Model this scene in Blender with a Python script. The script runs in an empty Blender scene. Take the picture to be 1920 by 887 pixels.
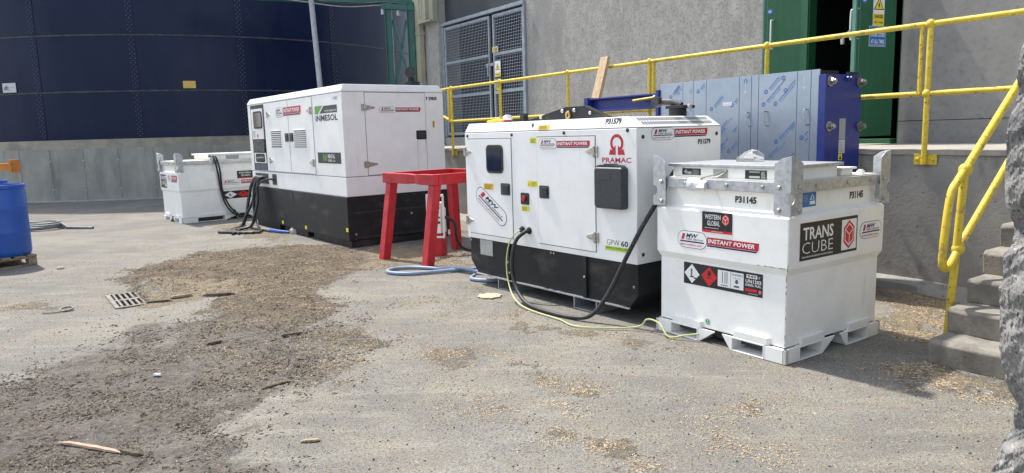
import bpy, bmesh, math, random
import numpy as np
from mathutils import Vector, Matrix
random.seed(7); rng = np.random.default_rng(7)
scene = bpy.context.scene
C = scene.collection
R = math.radians

# ------------------------------------------------------------------ camera
cam = bpy.data.cameras.new('camera'); camo = bpy.data.objects.new('camera', cam); C.objects.link(camo)
scene.camera = camo
F_, PITCH, ROLL, EYE = 1346.64, 0.1427, -0.0280, 1.5494
cam.sensor_width = 36.0; cam.lens = F_ / 1920 * 36; cam.clip_end = 2000; cam.clip_start = 0.05
cp, sp, cr, sr = math.cos(PITCH), math.sin(PITCH), math.cos(ROLL), math.sin(ROLL)
fw = Vector((0, cp, -sp)); up = Vector((0, sp, cp)); rt = Vector((1, 0, 0))
r2 = cr * rt + sr * up; u2 = -sr * rt + cr * up
camo.matrix_world = Matrix(((r2.x, u2.x, -fw.x, 0), (r2.y, u2.y, -fw.y, 0), (r2.z, u2.z, -fw.z, EYE), (0, 0, 0, 1)))
# ------------------------------------------------------------------ sky, sun, exposure
SUN_D = Vector((-0.358, 0.391, 0.848)).normalized()
world = bpy.data.worlds.new('World'); scene.world = world; world.use_nodes = True
nt = world.node_tree; bg = nt.nodes['Background']
sky = nt.nodes.new('ShaderNodeTexSky'); sky.sky_type = 'NISHITA'; sky.sun_disc = False
sky.sun_elevation = math.asin(SUN_D.z); sky.sun_rotation = math.atan2(SUN_D.x, SUN_D.y) % (2 * math.pi)
sky.air_density = 1.0; sky.dust_density = 1.5; sky.ozone_density = 1.0
hs = nt.nodes.new('ShaderNodeHueSaturation'); hs.inputs['Saturation'].default_value = 0.55     # thin bright cloud: a whiter sky
nt.links.new(sky.outputs[0], hs.inputs['Color']); nt.links.new(hs.outputs[0], bg.inputs[0]); bg.inputs[1].default_value = 0.15
sl = bpy.data.lights.new('sun', 'SUN'); so = bpy.data.objects.new('sun', sl); C.objects.link(so)
sl.energy = 3.2; sl.angle = R(2.0); sl.color = (1.0, 0.95, 0.87)
so.rotation_euler = (-SUN_D).to_track_quat('-Z', 'Y').to_euler()
scene.view_settings.view_transform = 'Standard'; scene.view_settings.look = 'None'
scene.view_settings.exposure = 1.0; scene.view_settings.gamma = 1.0; scene.view_settings.use_curve_mapping = False
scene.render.resolution_x = 1024; scene.render.resolution_y = 473
scene.render.engine = 'CYCLES'

# ------------------------------------------------------------------ materials
def pm(name, c1, c2=None, rough=0.5, rough2=None, metal=0.0, scale=8.0, detail=6.0, lo=0.4, hi=0.62, stretch=(1, 1, 1),
       bump=0.0, bscale=60.0, spots=None, spot_scale=90.0, spot_hi=0.30, coat=0.0, spec=0.5, extra=None):
    """noise-mixed principled material, two colours, optional specks and bump, all in object space"""
    m = bpy.data.materials.new(name); m.use_nodes = True
    n = m.node_tree.nodes; l = m.node_tree.links; b = n['Principled BSDF']
    b.inputs['Metallic'].default_value = metal; b.inputs['Roughness'].default_value = rough
    b.inputs['Coat Weight'].default_value = coat; b.inputs['Specular IOR Level'].default_value = spec
    if c2 is None and bump == 0:
        b.inputs['Base Color'].default_value = (*c1, 1); return m
    tc = n.new('ShaderNodeTexCoord'); mp = n.new('ShaderNodeMapping'); mp.inputs['Scale'].default_value = stretch
    l.new(tc.outputs['Object'], mp.inputs[0])
    def noise(s, d=6.0, src=mp):
        x = n.new('ShaderNodeTexNoise'); x.inputs['Scale'].default_value = s; x.inputs['Detail'].default_value = d
        x.inputs['Roughness'].default_value = 0.62
        l.new(src.outputs[0], x.inputs['Vector']); return x
    def ramp(src, a, c):
        x = n.new('ShaderNodeMapRange'); x.inputs['From Min'].default_value = a; x.inputs['From Max'].default_value = c
        l.new(src, x.inputs['Value']); return x.outputs[0]
    def mix(f, a, c):
        x = n.new('ShaderNodeMix'); x.data_type = 'RGBA'; l.new(f, x.inputs[0])
        for k, v in ((6, a), (7, c)):
            if isinstance(v, tuple): x.inputs[k].default_value = (*v, 1)
            else: l.new(v, x.inputs[k])
        return x.outputs[2]
    if c2 is None: c2 = tuple(v * 0.85 for v in c1)
    nz = noise(scale, detail); f = ramp(nz.outputs[0], lo, hi); col = mix(f, c1, c2)
    if extra:                       # (colour, scale, lo, hi, stretch)
        for (ec, es, el, eh, est) in extra:
            mp2 = n.new('ShaderNodeMapping'); mp2.inputs['Scale'].default_value = est; mp2.inputs['Location'].default_value = (3.1, 1.7, 5.3)
            l.new(tc.outputs['Object'], mp2.inputs[0]); ez = noise(es, 7.0, mp2); col = mix(ramp(ez.outputs[0], el, eh), col, ec)
    if spots:
        v = noise(spot_scale, 2.0); fs = ramp(v.outputs[0], spot_hi, spot_hi - 0.06); col = mix(fs, col, spots)
    l.new(col, b.inputs['Base Color'])
    if rough2 is not None:
        x = n.new('ShaderNodeMapRange'); x.inputs['To Min'].default_value = rough; x.inputs['To Max'].default_value = rough2
        l.new(f, x.inputs['Value']); l.new(x.outputs[0], b.inputs['Roughness'])
    if bump:
        tcb = noise(bscale, 8.0); bp = n.new('ShaderNodeBump'); bp.inputs['Strength'].default_value = bump; bp.inputs['Distance'].default_value = 0.01
        l.new(tcb.outputs[0], bp.inputs['Height']); l.new(bp.outputs[0], b.inputs['Normal'])
    return m

WHITE = pm('white_paint', (0.86, 0.86, 0.85), (0.80, 0.80, 0.785), rough=0.32, rough2=0.45, scale=3.0, bump=0.02, bscale=14,
           extra=[((0.66, 0.645, 0.60), 2.2, 0.60, 0.88, (4, 4, 0.8)), ((0.50, 0.45, 0.37), 24, 0.68, 0.74, (1, 1, 1))])
CREAMW = pm('tank_white', (0.86, 0.86, 0.84), (0.80, 0.80, 0.77), rough=0.35, rough2=0.5, scale=4, bump=0.02, bscale=12,
            extra=[((0.66, 0.635, 0.57), 3.0, 0.60, 0.88, (3, 3, 0.9)), ((0.46, 0.41, 0.33), 24, 0.68, 0.74, (1, 1, 1))])
BLACKP = pm('black_paint', (0.014, 0.015, 0.018), (0.022, 0.022, 0.024), rough=0.5, rough2=0.6, scale=5, bump=0.03, bscale=18, spec=0.28,
            spots=(0.20, 0.18, 0.15), spot_scale=26, spot_hi=0.27, extra=[((0.07, 0.064, 0.057), 2.0, 0.56, 0.75, (1, 1, 2))])
RUBBER = pm('black_rubber', (0.015, 0.015, 0.016), (0.03, 0.03, 0.03), rough=0.55, scale=20)
GAP = pm('panel_gap', (0.09, 0.09, 0.095), rough=0.8)
PLAST = pm('dark_plastic', (0.03, 0.033, 0.04), (0.04, 0.043, 0.05), rough=0.45, scale=30, bump=0.05, bscale=300)
GALV = pm('galvanised_steel', (0.55, 0.57, 0.59), (0.38, 0.40, 0.42), rough=0.42, rough2=0.58, metal=0.75, scale=22, lo=0.35, hi=0.65, bump=0.03, bscale=40)
ZINC = pm('zinc_fitting', (0.55, 0.54, 0.50), (0.33, 0.31, 0.28), rough=0.38, metal=0.8, scale=30)
RUSTY = pm('rusty_hinge', (0.32, 0.24, 0.20), (0.45, 0.40, 0.36), rough=0.6, metal=0.4, scale=40)
GLASS = pm('dark_window', (0.012, 0.016, 0.03), (0.02, 0.025, 0.05), rough=0.08, scale=6)
REDP = pm('red_paint', (0.50, 0.012, 0.022), (0.38, 0.012, 0.02), rough=0.45, rough2=0.6, scale=9, bump=0.06, bscale=50,
          spots=(0.10, 0.02, 0.02), spot_scale=30, spot_hi=0.33, extra=[((0.24, 0.04, 0.035), 13, 0.64, 0.70, (1, 1, .6))])
YELP = pm('yellow_paint', (0.72, 0.55, 0.045), (0.62, 0.45, 0.04), rough=0.42, rough2=0.6, scale=14, bump=0.08, bscale=60,
          spots=(0.16, 0.085, 0.04), spot_scale=34, spot_hi=0.36, extra=[((0.34, 0.21, 0.09), 9, 0.57, 0.68, (1, 1, 1))])
BLUEP = pm('blue_paint', (0.014, 0.028, 0.20), (0.02, 0.036, 0.24), rough=0.38, scale=5, bump=0.03, bscale=20)
BLUEDRUM = pm('blue_plastic', (0.014, 0.085, 0.37), (0.018, 0.095, 0.42), rough=0.42, scale=4, bump=0.03, bscale=10)
FILM = pm('film_covered_steel', (0.35, 0.40, 0.48), (0.30, 0.355, 0.44), rough=0.28, metal=0.55, scale=2.5, bump=0.03, bscale=4)
FILMINK = pm('film_print', (0.025, 0.12, 0.34), (0.05, 0.17, 0.40), rough=0.4, scale=20)
FILMFAINT = pm('film_print_faint', (0.13, 0.25, 0.44), rough=0.4)
SEAM = pm('seam_line', (0.10, 0.13, 0.18), rough=0.6)
CONC_D = pm('dock_concrete', (0.34, 0.325, 0.295), (0.24, 0.232, 0.215), rough=0.9, scale=2.2, lo=0.35, hi=0.7, bump=0.35, bscale=28,
            spots=(0.07, 0.066, 0.06), spot_scale=24, spot_hi=0.34, extra=[((0.40, 0.385, 0.35), 1.3, 0.58, 0.8, (1, 1, 2)), ((0.15, 0.146, 0.138), 5, 0.58, 0.75, (1, 1, 0.4))])
CONC_L = pm('building_render', (0.41, 0.398, 0.37), (0.31, 0.302, 0.284), rough=0.92, scale=7, lo=0.38, hi=0.62, stretch=(1, 1, 0.7), bump=0.25, bscale=40,
            extra=[((0.42, 0.408, 0.38), 22, 0.50, 0.74, (1, 1, 0.6)), ((0.26, 0.254, 0.24), 1.0, 0.47, 0.68, (1, 1, 0.4)), ((0.47, 0.455, 0.42), 2.6, 0.56, 0.75, (1, 1, 0.3)), ((0.21, 0.206, 0.195), 45, 0.50, 0.66, (1, 1, 0.8))])
CONC_R = pm('grey_panel_render', (0.29, 0.282, 0.265), (0.225, 0.22, 0.21), rough=0.92, scale=3, lo=0.35, hi=0.7, bump=0.15, bscale=40,
            spots=(0.33, 0.33, 0.32), spot_scale=18, spot_hi=0.25, extra=[((0.20, 0.195, 0.185), 14, 0.52, 0.72, (1, 1, 1)), ((0.34, 0.332, 0.31), 1.5, 0.58, 0.8, (1, 1, 0.6))])
CONC_W = pm('tank_base_concrete', (0.34, 0.335, 0.305), (0.25, 0.248, 0.23), rough=0.9, scale=1.5, lo=0.35, hi=0.7, bump=0.15, bscale=20,
            extra=[((0.42, 0.415, 0.37), 1.4, 0.53, 0.75, (1, 1, 0.25)), ((0.17, 0.168, 0.155), 3.0, 0.55, 0.75, (1, 1, 0.2))])
CONC_WTOP = pm('tank_base_cap', (0.36, 0.335, 0.27), (0.25, 0.24, 0.205), rough=0.9, scale=2.5, bump=0.15, bscale=25)
CONC_S = pm('step_concrete', (0.29, 0.268, 0.232), (0.19, 0.177, 0.153), rough=0.92, scale=6, lo=0.40, hi=0.60, bump=0.5, bscale=40,
            spots=(0.05, 0.048, 0.044), spot_scale=34, spot_hi=0.31, extra=[((0.27, 0.25, 0.215), 14, 0.56, 0.74, (1, 1, 1))])
LEDGE = pm('dock_top_concrete', (0.40, 0.375, 0.325), (0.30, 0.28, 0.25), rough=0.9, scale=4, bump=0.3, bscale=40)
TANKB = pm('tank_enamel', (0.008, 0.014, 0.045), (0.011, 0.019, 0.054), rough=0.20, rough2=0.28, scale=0.7, bump=0.012, bscale=1.2, spec=0.15,
           spots=(0.26, 0.28, 0.32), spot_scale=9, spot_hi=0.22, extra=[((0.022, 0.030, 0.062), 0.5, 0.5, 0.75, (1, 1, 0.3))])
SEALANT = pm('seam_sealant', (0.055, 0.06, 0.068), (0.02, 0.026, 0.045), rough=0.6, scale=6, lo=0.4, hi=0.6)
BOLT = pm('bolt_cap', (0.10, 0.115, 0.15), rough=0.35)
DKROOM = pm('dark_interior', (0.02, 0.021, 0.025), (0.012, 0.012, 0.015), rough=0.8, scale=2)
CLAD = pm('dark_cladding', (0.055, 0.058, 0.068), (0.045, 0.048, 0.058), rough=0.55, scale=2)
GATEG = pm('gate_galvanised', (0.36, 0.40, 0.45), (0.28, 0.315, 0.36), rough=0.5, metal=0.4, scale=12)
GREEN = pm('green_door_paint', (0.02, 0.115, 0.05), (0.016, 0.095, 0.042), rough=0.5, scale=9, stretch=(6, 6, 0.4), bump=0.04, bscale=30)
GREENL = pm('teal_edge_paint', (0.09, 0.23, 0.18), (0.07, 0.19, 0.15), rough=0.5, scale=6)
TEAL = pm('teal_steel_paint', (0.03, 0.13, 0.115), (0.025, 0.10, 0.09), rough=0.5, scale=4)
BEIGE = pm('beige_trunking', (0.36, 0.36, 0.27), (0.30, 0.30, 0.225), rough=0.55, scale=3)
POLEG = pm('pole_grey', (0.34, 0.36, 0.39), (0.28, 0.30, 0.33), rough=0.5, metal=0.2, scale=6)
WOOD = pm('raw_timber', (0.55, 0.40, 0.25), (0.42, 0.29, 0.17), rough=0.75, scale=6, stretch=(6, 6, 0.6), bump=0.15, bscale=40)
WOODG = pm('weathered_pallet', (0.34, 0.26, 0.17), (0.22, 0.17, 0.12), rough=0.85, scale=8, bump=0.2, bscale=50)
BARK = pm('dark_bark', (0.06, 0.046, 0.034), (0.12, 0.095, 0.068), rough=0.95, scale=25, bump=0.4, bscale=80)
CHIP = pm('wood_chip', (0.62, 0.50, 0.345), (0.30, 0.225, 0.145), rough=0.9, scale=60.0, lo=0.42, hi=0.58)
CLODM = pm('wet_mulch', (0.085, 0.072, 0.060), (0.28, 0.235, 0.18), rough=0.95, scale=60)
HOSEB = pm('blue_hose', (0.20, 0.275, 0.40), (0.25, 0.32, 0.43), rough=0.5, scale=8)
HOSEG = pm('grey_hose', (0.20, 0.21, 0.21), (0.13, 0.14, 0.14), rough=0.6, scale=8)
YGW = pm('green_yellow_wire', (0.52, 0.52, 0.24), (0.42, 0.47, 0.20), rough=0.5, scale=15)
CARD = pm('cardboard', (0.50, 0.42, 0.32), (0.42, 0.35, 0.26), rough=0.9, scale=12)
STONE = pm('pale_stone', (0.50, 0.45, 0.40), (0.36, 0.31, 0.27), rough=0.95, scale=10, bump=0.4, bscale=40)
ORANGE = pm('orange_paint', (0.55, 0.20, 0.02), (0.45, 0.15, 0.02), rough=0.55, scale=9, spots=(0.12, 0.05, 0.02), spot_scale=25, spot_hi=0.32)
CASTI = pm('cast_iron', (0.25, 0.235, 0.215), (0.14, 0.132, 0.12), rough=0.75, metal=0.3, scale=20, bump=0.2, bscale=60)
BRASS = pm('brass_rod', (0.50, 0.38, 0.13), (0.40, 0.30, 0.11), rough=0.4, metal=0.7, scale=12)
CLEAR = pm('frosted_plastic', (0.80, 0.81, 0.80), rough=0.12); CLEAR.node_tree.nodes['Principled BSDF'].inputs['Transmission Weight'].default_value = 0.8; CLEAR.node_tree.nodes['Principled BSDF'].inputs['IOR'].default_value = 1.2
TAPE = pm('crumpled_tape', (0.72, 0.72, 0.73), (0.55, 0.56, 0.58), rough=0.3, scale=30, bump=0.6, bscale=60)
BROKEN = pm('broken_concrete', (0.25, 0.244, 0.232), (0.16, 0.157, 0.152), rough=0.95, scale=12, lo=0.40, hi=0.60, bump=0.5, bscale=45,
            spots=(0.34, 0.332, 0.315), spot_scale=30, spot_hi=0.37, extra=[((0.06, 0.06, 0.065), 45, 0.57, 0.63, (1, 1, 1)), ((0.13, 0.13, 0.132), 5, 0.55, 0.65, (1, 1, 1))])
COL = {'w': (0.80, 0.80, 0.80), 'k': (0.014, 0.015, 0.018), 'red': (0.46, 0.012, 0.03), 'navy': (0.012, 0.016, 0.075), 'y': (0.80, 0.62, 0.03),
       'yo': (0.72, 0.45, 0.03), 'ly': (0.78, 0.74, 0.04), 'lime': (0.42, 0.62, 0.03), 'green': (0.09, 0.33, 0.04), 'bl': (0.02, 0.16, 0.45), 'gr': (0.35, 0.36, 0.37),
       'lg': (0.55, 0.56, 0.57), 'hz': (0.60, 0.015, 0.02), 'eg': (0.02, 0.32, 0.14), 'dg': (0.09, 0.095, 0.10), 'rust': (0.42, 0.33, 0.25), 'strk': (0.56, 0.55, 0.53), 'tan': (0.60, 0.45, 0.17)}
_cm = {}
def cm(k):
    if k not in _cm: _cm[k] = pm('print_' + k, COL[k], rough=0.42)
    return _cm[k]

# ------------------------------------------------------------------ frames, things, mesh building
class Frame:
    def __init__(s, x, y, yaw, z=0): s.o = Vector((x, y, z)); s.rz = -yaw; s.m = Matrix.Translation(s.o) @ Matrix.Rotation(-yaw, 4, 'Z')
WF = Frame(0, 0, 0); DF = Frame(4.0, 6.1467, 0.9705)
TF = Frame(1.7614, 4.5131, 0.9667); PF = Frame(0.9835, 5.5906, 0.913); IF = Frame(-2.2882, 10.0307, 0.9266); T2F = Frame(-6.33, 13.73, 0.84)
BASE = {}
def tag(o, label, cat, group=None):
    o['label'] = label; o['category'] = cat
    if group: o['group'] = group
    return o
def thing(name, label, cat, fr=WF, base=(0, 0, 0), group=None):
    o = bpy.data.objects.new(name, None); C.objects.link(o); o.empty_display_size = 0.1
    o.location = fr.m @ Vector(base); o.rotation_euler = (0, 0, fr.rz); BASE[o.name] = Vector(base)
    return tag(o, label, cat, group)
def spline(pts, n=6, closed=False):
    P = [Vector(p) for p in pts]; out = []; N = len(P)
    for i in range(N if closed else N - 1):
        if closed: a, b, c, d = P[i - 1], P[i], P[(i + 1) % N], P[(i + 2) % N]
        else: a, b, c, d = P[max(i - 1, 0)], P[i], P[i + 1], P[min(i + 2, N - 1)]
        for k in range(n):
            t = k / n
            out.append(0.5 * ((2 * b) + (c - a) * t + (2 * a - 5 * b + 4 * c - d) * t * t + (3 * b - a - 3 * c + d) * t ** 3))
    if not closed: out.append(P[-1])
    return out
class Face:
    """flat working plane: u, v in the thing's own metres, d = height above the surface"""
    def __init__(s, o, U, V, N): s.o, s.U, s.V, s.N = Vector(o), Vector(U), Vector(V), Vector(N).normalized()
    def __call__(s, u, v, d=0): return s.o + s.U * u + s.V * v + s.N * d
FRONT = Face((0, 0, 0), (1, 0, 0), (0, 0, 1), (0, -1, 0))
RIGHT = Face((0, 0, 0), (0, 1, 0), (0, 0, 1), (1, 0, 0))
TOP = Face((0, 0, 0), (1, 0, 0), (0, 1, 0), (0, 0, 1))
def fy(y): return Face((0, y, 0), (1, 0, 0), (0, 0, 1), (0, -1, 0))
def fx(x): return Face((x, 0, 0), (0, 1, 0), (0, 0, 1), (1, 0, 0))
class MB:
    def __init__(s): s.v = []; s.f = []; s.m = []
    def add(s, vs, fs, mi=0):
        k = len(s.v); s.v += [Vector(v) for v in vs]; s.f += [[k + i for i in f] for f in fs]; s.m += [mi] * len(fs); return s
    def box(s, x0, x1, y0, y1, z0, z1, mi=0):
        return s.add([(x, y, z) for z in (z0, z1) for (x, y) in ((x0, y0), (x1, y0), (x1, y1), (x0, y1))],
                     [(3, 2, 1, 0), (4, 5, 6, 7), (0, 1, 5, 4), (1, 2, 6, 5), (2, 3, 7, 6), (3, 0, 4, 7)], mi)
    def prism(s, face, pts, d0, d1, mi=0):
        n = len(pts)
        return s.add([face(u, v, d0) for u, v in pts] + [face(u, v, d1) for u, v in pts],
                     [list(range(n))[::-1], list(range(n, 2 * n))] + [(i, (i + 1) % n, n + (i + 1) % n, n + i) for i in range(n)], mi)
    def frect(s, face, u0, u1, v0, v1, d0, d1, mi=0): return s.prism(face, [(u0, v0), (u1, v0), (u1, v1), (u0, v1)], d0, d1, mi)
    def loops(s, loops, mi=0, cap=True):
        n = len(loops[0]); vs = [p for l in loops for p in l]; fs = []
        for k in range(len(loops) - 1):
            for i in range(n): fs.append((k * n + i, k * n + (i + 1) % n, (k + 1) * n + (i + 1) % n, (k + 1) * n + i))
        if cap: fs += [list(range(n))[::-1], list(range((len(loops) - 1) * n, len(loops) * n))]
        return s.add(vs, fs, mi)
    def rects(s, rings, mi=0):
        """stack of rectangles (x0,x1,y0,y1,z)"""
        return s.loops([[(a, c, z), (b, c, z), (b, d, z), (a, d, z)] for a, b, c, d, z in rings], mi)
    def tube(s, pts, r, seg=8, mi=0, closed=False, cap=True):
        P = [Vector(p) for p in pts]; N = len(P); L = []; ref = None
        for i, p in enumerate(P):
            a = P[i - 1] if (i or closed) else p; b = P[(i + 1) % N] if (i < N - 1 or closed) else p
            t = (b - a).normalized()
            if ref is None: ref = t.cross(Vector((0, 0, 1))); ref = ref if ref.length > 0.05 else t.cross(Vector((0, 1, 0)))
            ref = (ref - t * ref.dot(t)).normalized(); q = t.cross(ref); rr = r(i / max(N - 1, 1)) if callable(r) else r
            L.append([p + (ref * math.cos(2 * math.pi * k / seg) + q * math.sin(2 * math.pi * k / seg)) * rr for k in range(seg)])
        if closed: L.append(L[0])
        return s.loops(L, mi, cap and not closed)
    def cyl(s, a, b, r, seg=12, mi=0): return s.tube([a, b], r, seg, mi)
    def bar(s, a, b, w, h, mi=0, upv=(0, 0, 1)):
        a, b = Vector(a), Vector(b); t = (b - a).normalized(); x = t.cross(Vector(upv)).normalized(); z = x.cross(t)
        return s.loops([[p - x * w / 2 - z * h / 2, p + x * w / 2 - z * h / 2, p + x * w / 2 + z * h / 2, p - x * w / 2 + z * h / 2] for p in (a, b)], mi)
    def lathe(s, c, prof, seg=24, mi=0):
        c = Vector(c); return s.loops([[c + Vector((r * math.cos(2 * math.pi * k / seg), r * math.sin(2 * math.pi * k / seg), z)) for k in range(seg)] for r, z in prof], mi)
    def dome(s, c, n, r, h, mi=0, seg=8):
        c, n = Vector(c), Vector(n).normalized(); a = n.orthogonal().normalized(); b = n.cross(a)
        return s.loops([[c + n * hh + (a * math.cos(2 * math.pi * k / seg) + b * math.sin(2 * math.pi * k / seg)) * rr for k in range(seg)] for rr, hh in ((r, 0), (r * .95, h * .6), (r * .6, h))], mi)
    def build(s, name, mats, parent=None, bevel=0.0, smooth=False, fr=WF, base=(0, 0, 0), recalc=True, seg=2):
        mats = mats if isinstance(mats, (list, tuple)) else [mats]
        p = parent; b = Vector(base)
        while p is not None and p.name not in BASE: p = p.parent
        if p is not None: b = BASE[p.name]
        me = bpy.data.meshes.new(name); me.from_pydata([v - b for v in s.v], [], s.f)
        for m in mats: me.materials.append(m)
        me.polygons.foreach_set('material_index', s.m)
        if recalc:
            bm = bmesh.new(); bm.from_mesh(me); bmesh.ops.recalc_face_normals(bm, faces=bm.faces); bm.to_mesh(me); bm.free()
        if smooth:
            me.polygons.foreach_set('use_smooth', [True] * len(me.polygons))
            me.set_sharp_from_angle(angle=R(38))
        o = bpy.data.objects.new(name, me); C.objects.link(o)
        if parent is not None: o.parent = parent
        else: o.location = fr.m @ b; o.rotation_euler = (0, 0, fr.rz); BASE[o.name] = b
        if bevel:
            bv = o.modifiers.new('bevel', 'BEVEL'); bv.width = bevel; bv.segments = seg; bv.limit_method = 'ANGLE'; bv.angle_limit = R(40)
        return o
def rrect(u0, u1, v0, v1, r, n=5):
    o = []
    for cx, cy, a in ((u1 - r, v1 - r, 0), (u0 + r, v1 - r, 90), (u0 + r, v0 + r, 180), (u1 - r, v0 + r, 270)):
        o += [(cx + r * math.cos(R(a + 90 * k / n)), cy + r * math.sin(R(a + 90 * k / n))) for k in range(n + 1)]
    return o
def circ(u, v, r, n=16, ry=None): return [(u + r * math.cos(2 * math.pi * k / n), v + (ry or r) * math.sin(2 * math.pi * k / n)) for k in range(n)]

# ------------------------------------------------------------------ lettering
_tc = {}
def glyphs(s, bold=0.0, shear=0.0):
    k = (s, bold, shear)
    if k not in _tc:
        cu = bpy.data.curves.new('lettering', 'FONT'); cu.body = s; cu.resolution_u = 2; cu.offset = bold; cu.shear = shear; cu.fill_mode = 'BOTH'
        o = bpy.data.objects.new('lettering', cu); C.objects.link(o); bpy.context.view_layer.update()
        me = o.evaluated_get(bpy.context.evaluated_depsgraph_get()).to_mesh()
        V = [(v.co.x, v.co.y) for v in me.vertices]; Fs = [tuple(p.vertices) for p in me.polygons]
        o.to_mesh_clear(); bpy.data.objects.remove(o); bpy.data.curves.remove(cu)
        x0 = min(v[0] for v in V); x1 = max(v[0] for v in V); y0 = min(v[1] for v in V); y1 = max(v[1] for v in V)
        _tc[k] = ([((x - x0) / (x1 - x0), (y - y0) / (y1 - y0)) for x, y in V], Fs)
    return _tc[k]
class Decal:
    def __init__(s, face, d0=0.0016): s.mb = MB(); s.face = face; s.mats = []; s.d0 = d0; s.T = lambda u, v: (u, v)
    def at(s, cx, cy, ang=0):
        c, q = math.cos(ang), math.sin(ang); s.T = lambda u, v: (cx + u * c - v * q, cy + u * q + v * c); return s
    def mi(s, c):
        if c not in s.mats: s.mats.append(c)
        return s.mats.index(c)
    def P(s, u, v, l): u, v = s.T(u, v); return s.face(u, v, s.d0 + l * 0.0007)
    def poly(s, pts, c, l=0): s.mb.add([s.P(u, v, l) for u, v in pts], [list(range(len(pts)))], s.mi(c)); return s
    def rect(s, u0, u1, v0, v1, c, l=0): return s.poly([(u0, v0), (u1, v0), (u1, v1), (u0, v1)], c, l)
    def ring(s, u, v, r0, r1, c, l=0, a0=0, a1=360, n=24):
        A = [R(a0 + (a1 - a0) * k / n) for k in range(n + 1)]
        s.mb.add([s.P(u + r * math.cos(a), v + r * math.sin(a), l) for a in A for r in (r0, r1)], [(2 * k, 2 * k + 1, 2 * k + 3, 2 * k + 2) for k in range(n)], s.mi(c)); return s
    def text(s, t, u0, u1, v0, v1, c, l=2, bold=0.012, shear=0.0):
        V, Fs = glyphs(t, bold, shear)
        s.mb.add([s.P(u0 + x * (u1 - u0), v0 + y * (v1 - v0), l) for x, y in V], Fs, s.mi(c)); return s
    def build(s, name, parent, **kw):
        o = s.mb.build(name, [cm(c) for c in s.mats], parent, recalc=False, **kw); return o
def mw_oval(d, cx, cy, L, H, ang=0.0):
    d.at(cx, cy, ang); h = H / 2; w = L / 2
    d.poly(rrect(-w, w, -h, h, h * .98, 7), 'navy', 0).poly(rrect(-w * .975, w * .975, -h * .94, h * .94, h * .92, 7), 'w', 1)
    k = H
    d.poly([(-w * .74, -.02 * k), (-w * .56, -.02 * k), (-w * .46, .34 * k), (-w * .64, .34 * k)], 'red', 2)
    d.text('MW', -w * .42, w * .42, .10 * k, .36 * k, 'navy', 2, .03, .35)
    d.text('HIRE GROUP', -w * .42, w * .76, -.03 * k, .07 * k, 'navy', 2, .02, .2)
    d.poly([(-w * .82, -.16 * k), (w * .80, -.16 * k), (w * .84, -.08 * k), (-w * .80, -.08 * k)], 'navy', 2)
    d.text('www.mwhire.com', -w * .80, w * .66, -.37 * k, -.22 * k, 'red', 2, .008, .2)
    d.at(0, 0)
def instant(d, u0, u1, v0, v1):
    h = v1 - v0; s = h * .45
    d.poly([(u0, v0 + .2 * h), (u1 - s * .2, v0 + .2 * h), (u1, v1), (u0, v1)], 'red', 0)
    d.poly([(u0, v0), (u1 - s * .75, v0), (u1 - s * .45, v0 + .16 * h), (u0, v0 + .16 * h)], 'navy', 0)
    d.text('INSTANT POWER', u0 + h * .15, u1 - s * 1.1, v0 + .38 * h, v0 + .84 * h, 'w', 2, .025, .15)
def mw_pair(parent, face, o, ip, d0=0.0016):
    d = Decal(face, d0); mw_oval(d, (o[0] + o[1]) / 2, (o[2] + o[3]) / 2, o[1] - o[0], o[3] - o[2]); instant(d, *ip)
    return d.build('hire_sticker', parent)
def lines(d, u0, u1, v0, v1, n, c, l=2, fill=0.45):
    h = (v1 - v0) / n
    for k in range(n):
        e = u0 + (u1 - u0) * random.uniform(.7, 1); d.rect(u0, e, v0 + k * h, v0 + k * h + h * fill, c, l)

# ================================================================== STRUCTURE
# ---- ground: one sheet to the horizon, fine in the yard; masks for chips and damp litter
def fbm(x, y, sc, oct=4, seed=0):
    t = np.zeros_like(x, dtype=float); a = 1.0; tot = 0
    for o in range(oct):
        X = x * sc; Y = y * sc; xi = np.floor(X).astype(np.int64); yi = np.floor(Y).astype(np.int64); fx_ = X - xi; fy_ = Y - yi
        fx_ = fx_ * fx_ * (3 - 2 * fx_); fy_ = fy_ * fy_ * (3 - 2 * fy_)
        def h(i, j):
            n = (i * 374761393 + j * 668265263 + (seed + o) * 1274126177) & 0xffffffff
            n = ((n ^ (n >> 13)) * 1274126177) & 0xffffffff
            return ((n ^ (n >> 16)) & 0xffff) / 65535.0
        v = (h(xi, yi) * (1 - fx_) + h(xi + 1, yi) * fx_) * (1 - fy_) + (h(xi, yi + 1) * (1 - fx_) + h(xi + 1, yi + 1) * fx_) * fy_
        t += v * a; tot += a; a *= 0.55; sc *= 2.05
    return t / tot
def sdist(x, y, poly):
    P = np.array(poly, float); d = np.full(x.shape, 1e9); ins = np.zeros(x.shape, bool)
    for i in range(len(P)):
        a = P[i]; b = P[(i + 1) % len(P)]; e = b - a; t = np.clip(((x - a[0]) * e[0] + (y - a[1]) * e[1]) / (e @ e + 1e-12), 0, 1)
        d = np.minimum(d, np.hypot(x - a[0] - t * e[0], y - a[1] - t * e[1]))
        cond = (a[1] > y) != (b[1] > y)
        with np.errstate(divide='ignore', invalid='ignore'): xx = a[0] + (y - a[1]) / (b[1] - a[1]) * e[0]
        ins ^= cond & (x < xx)
    return np.where(ins, d, -d)
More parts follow.
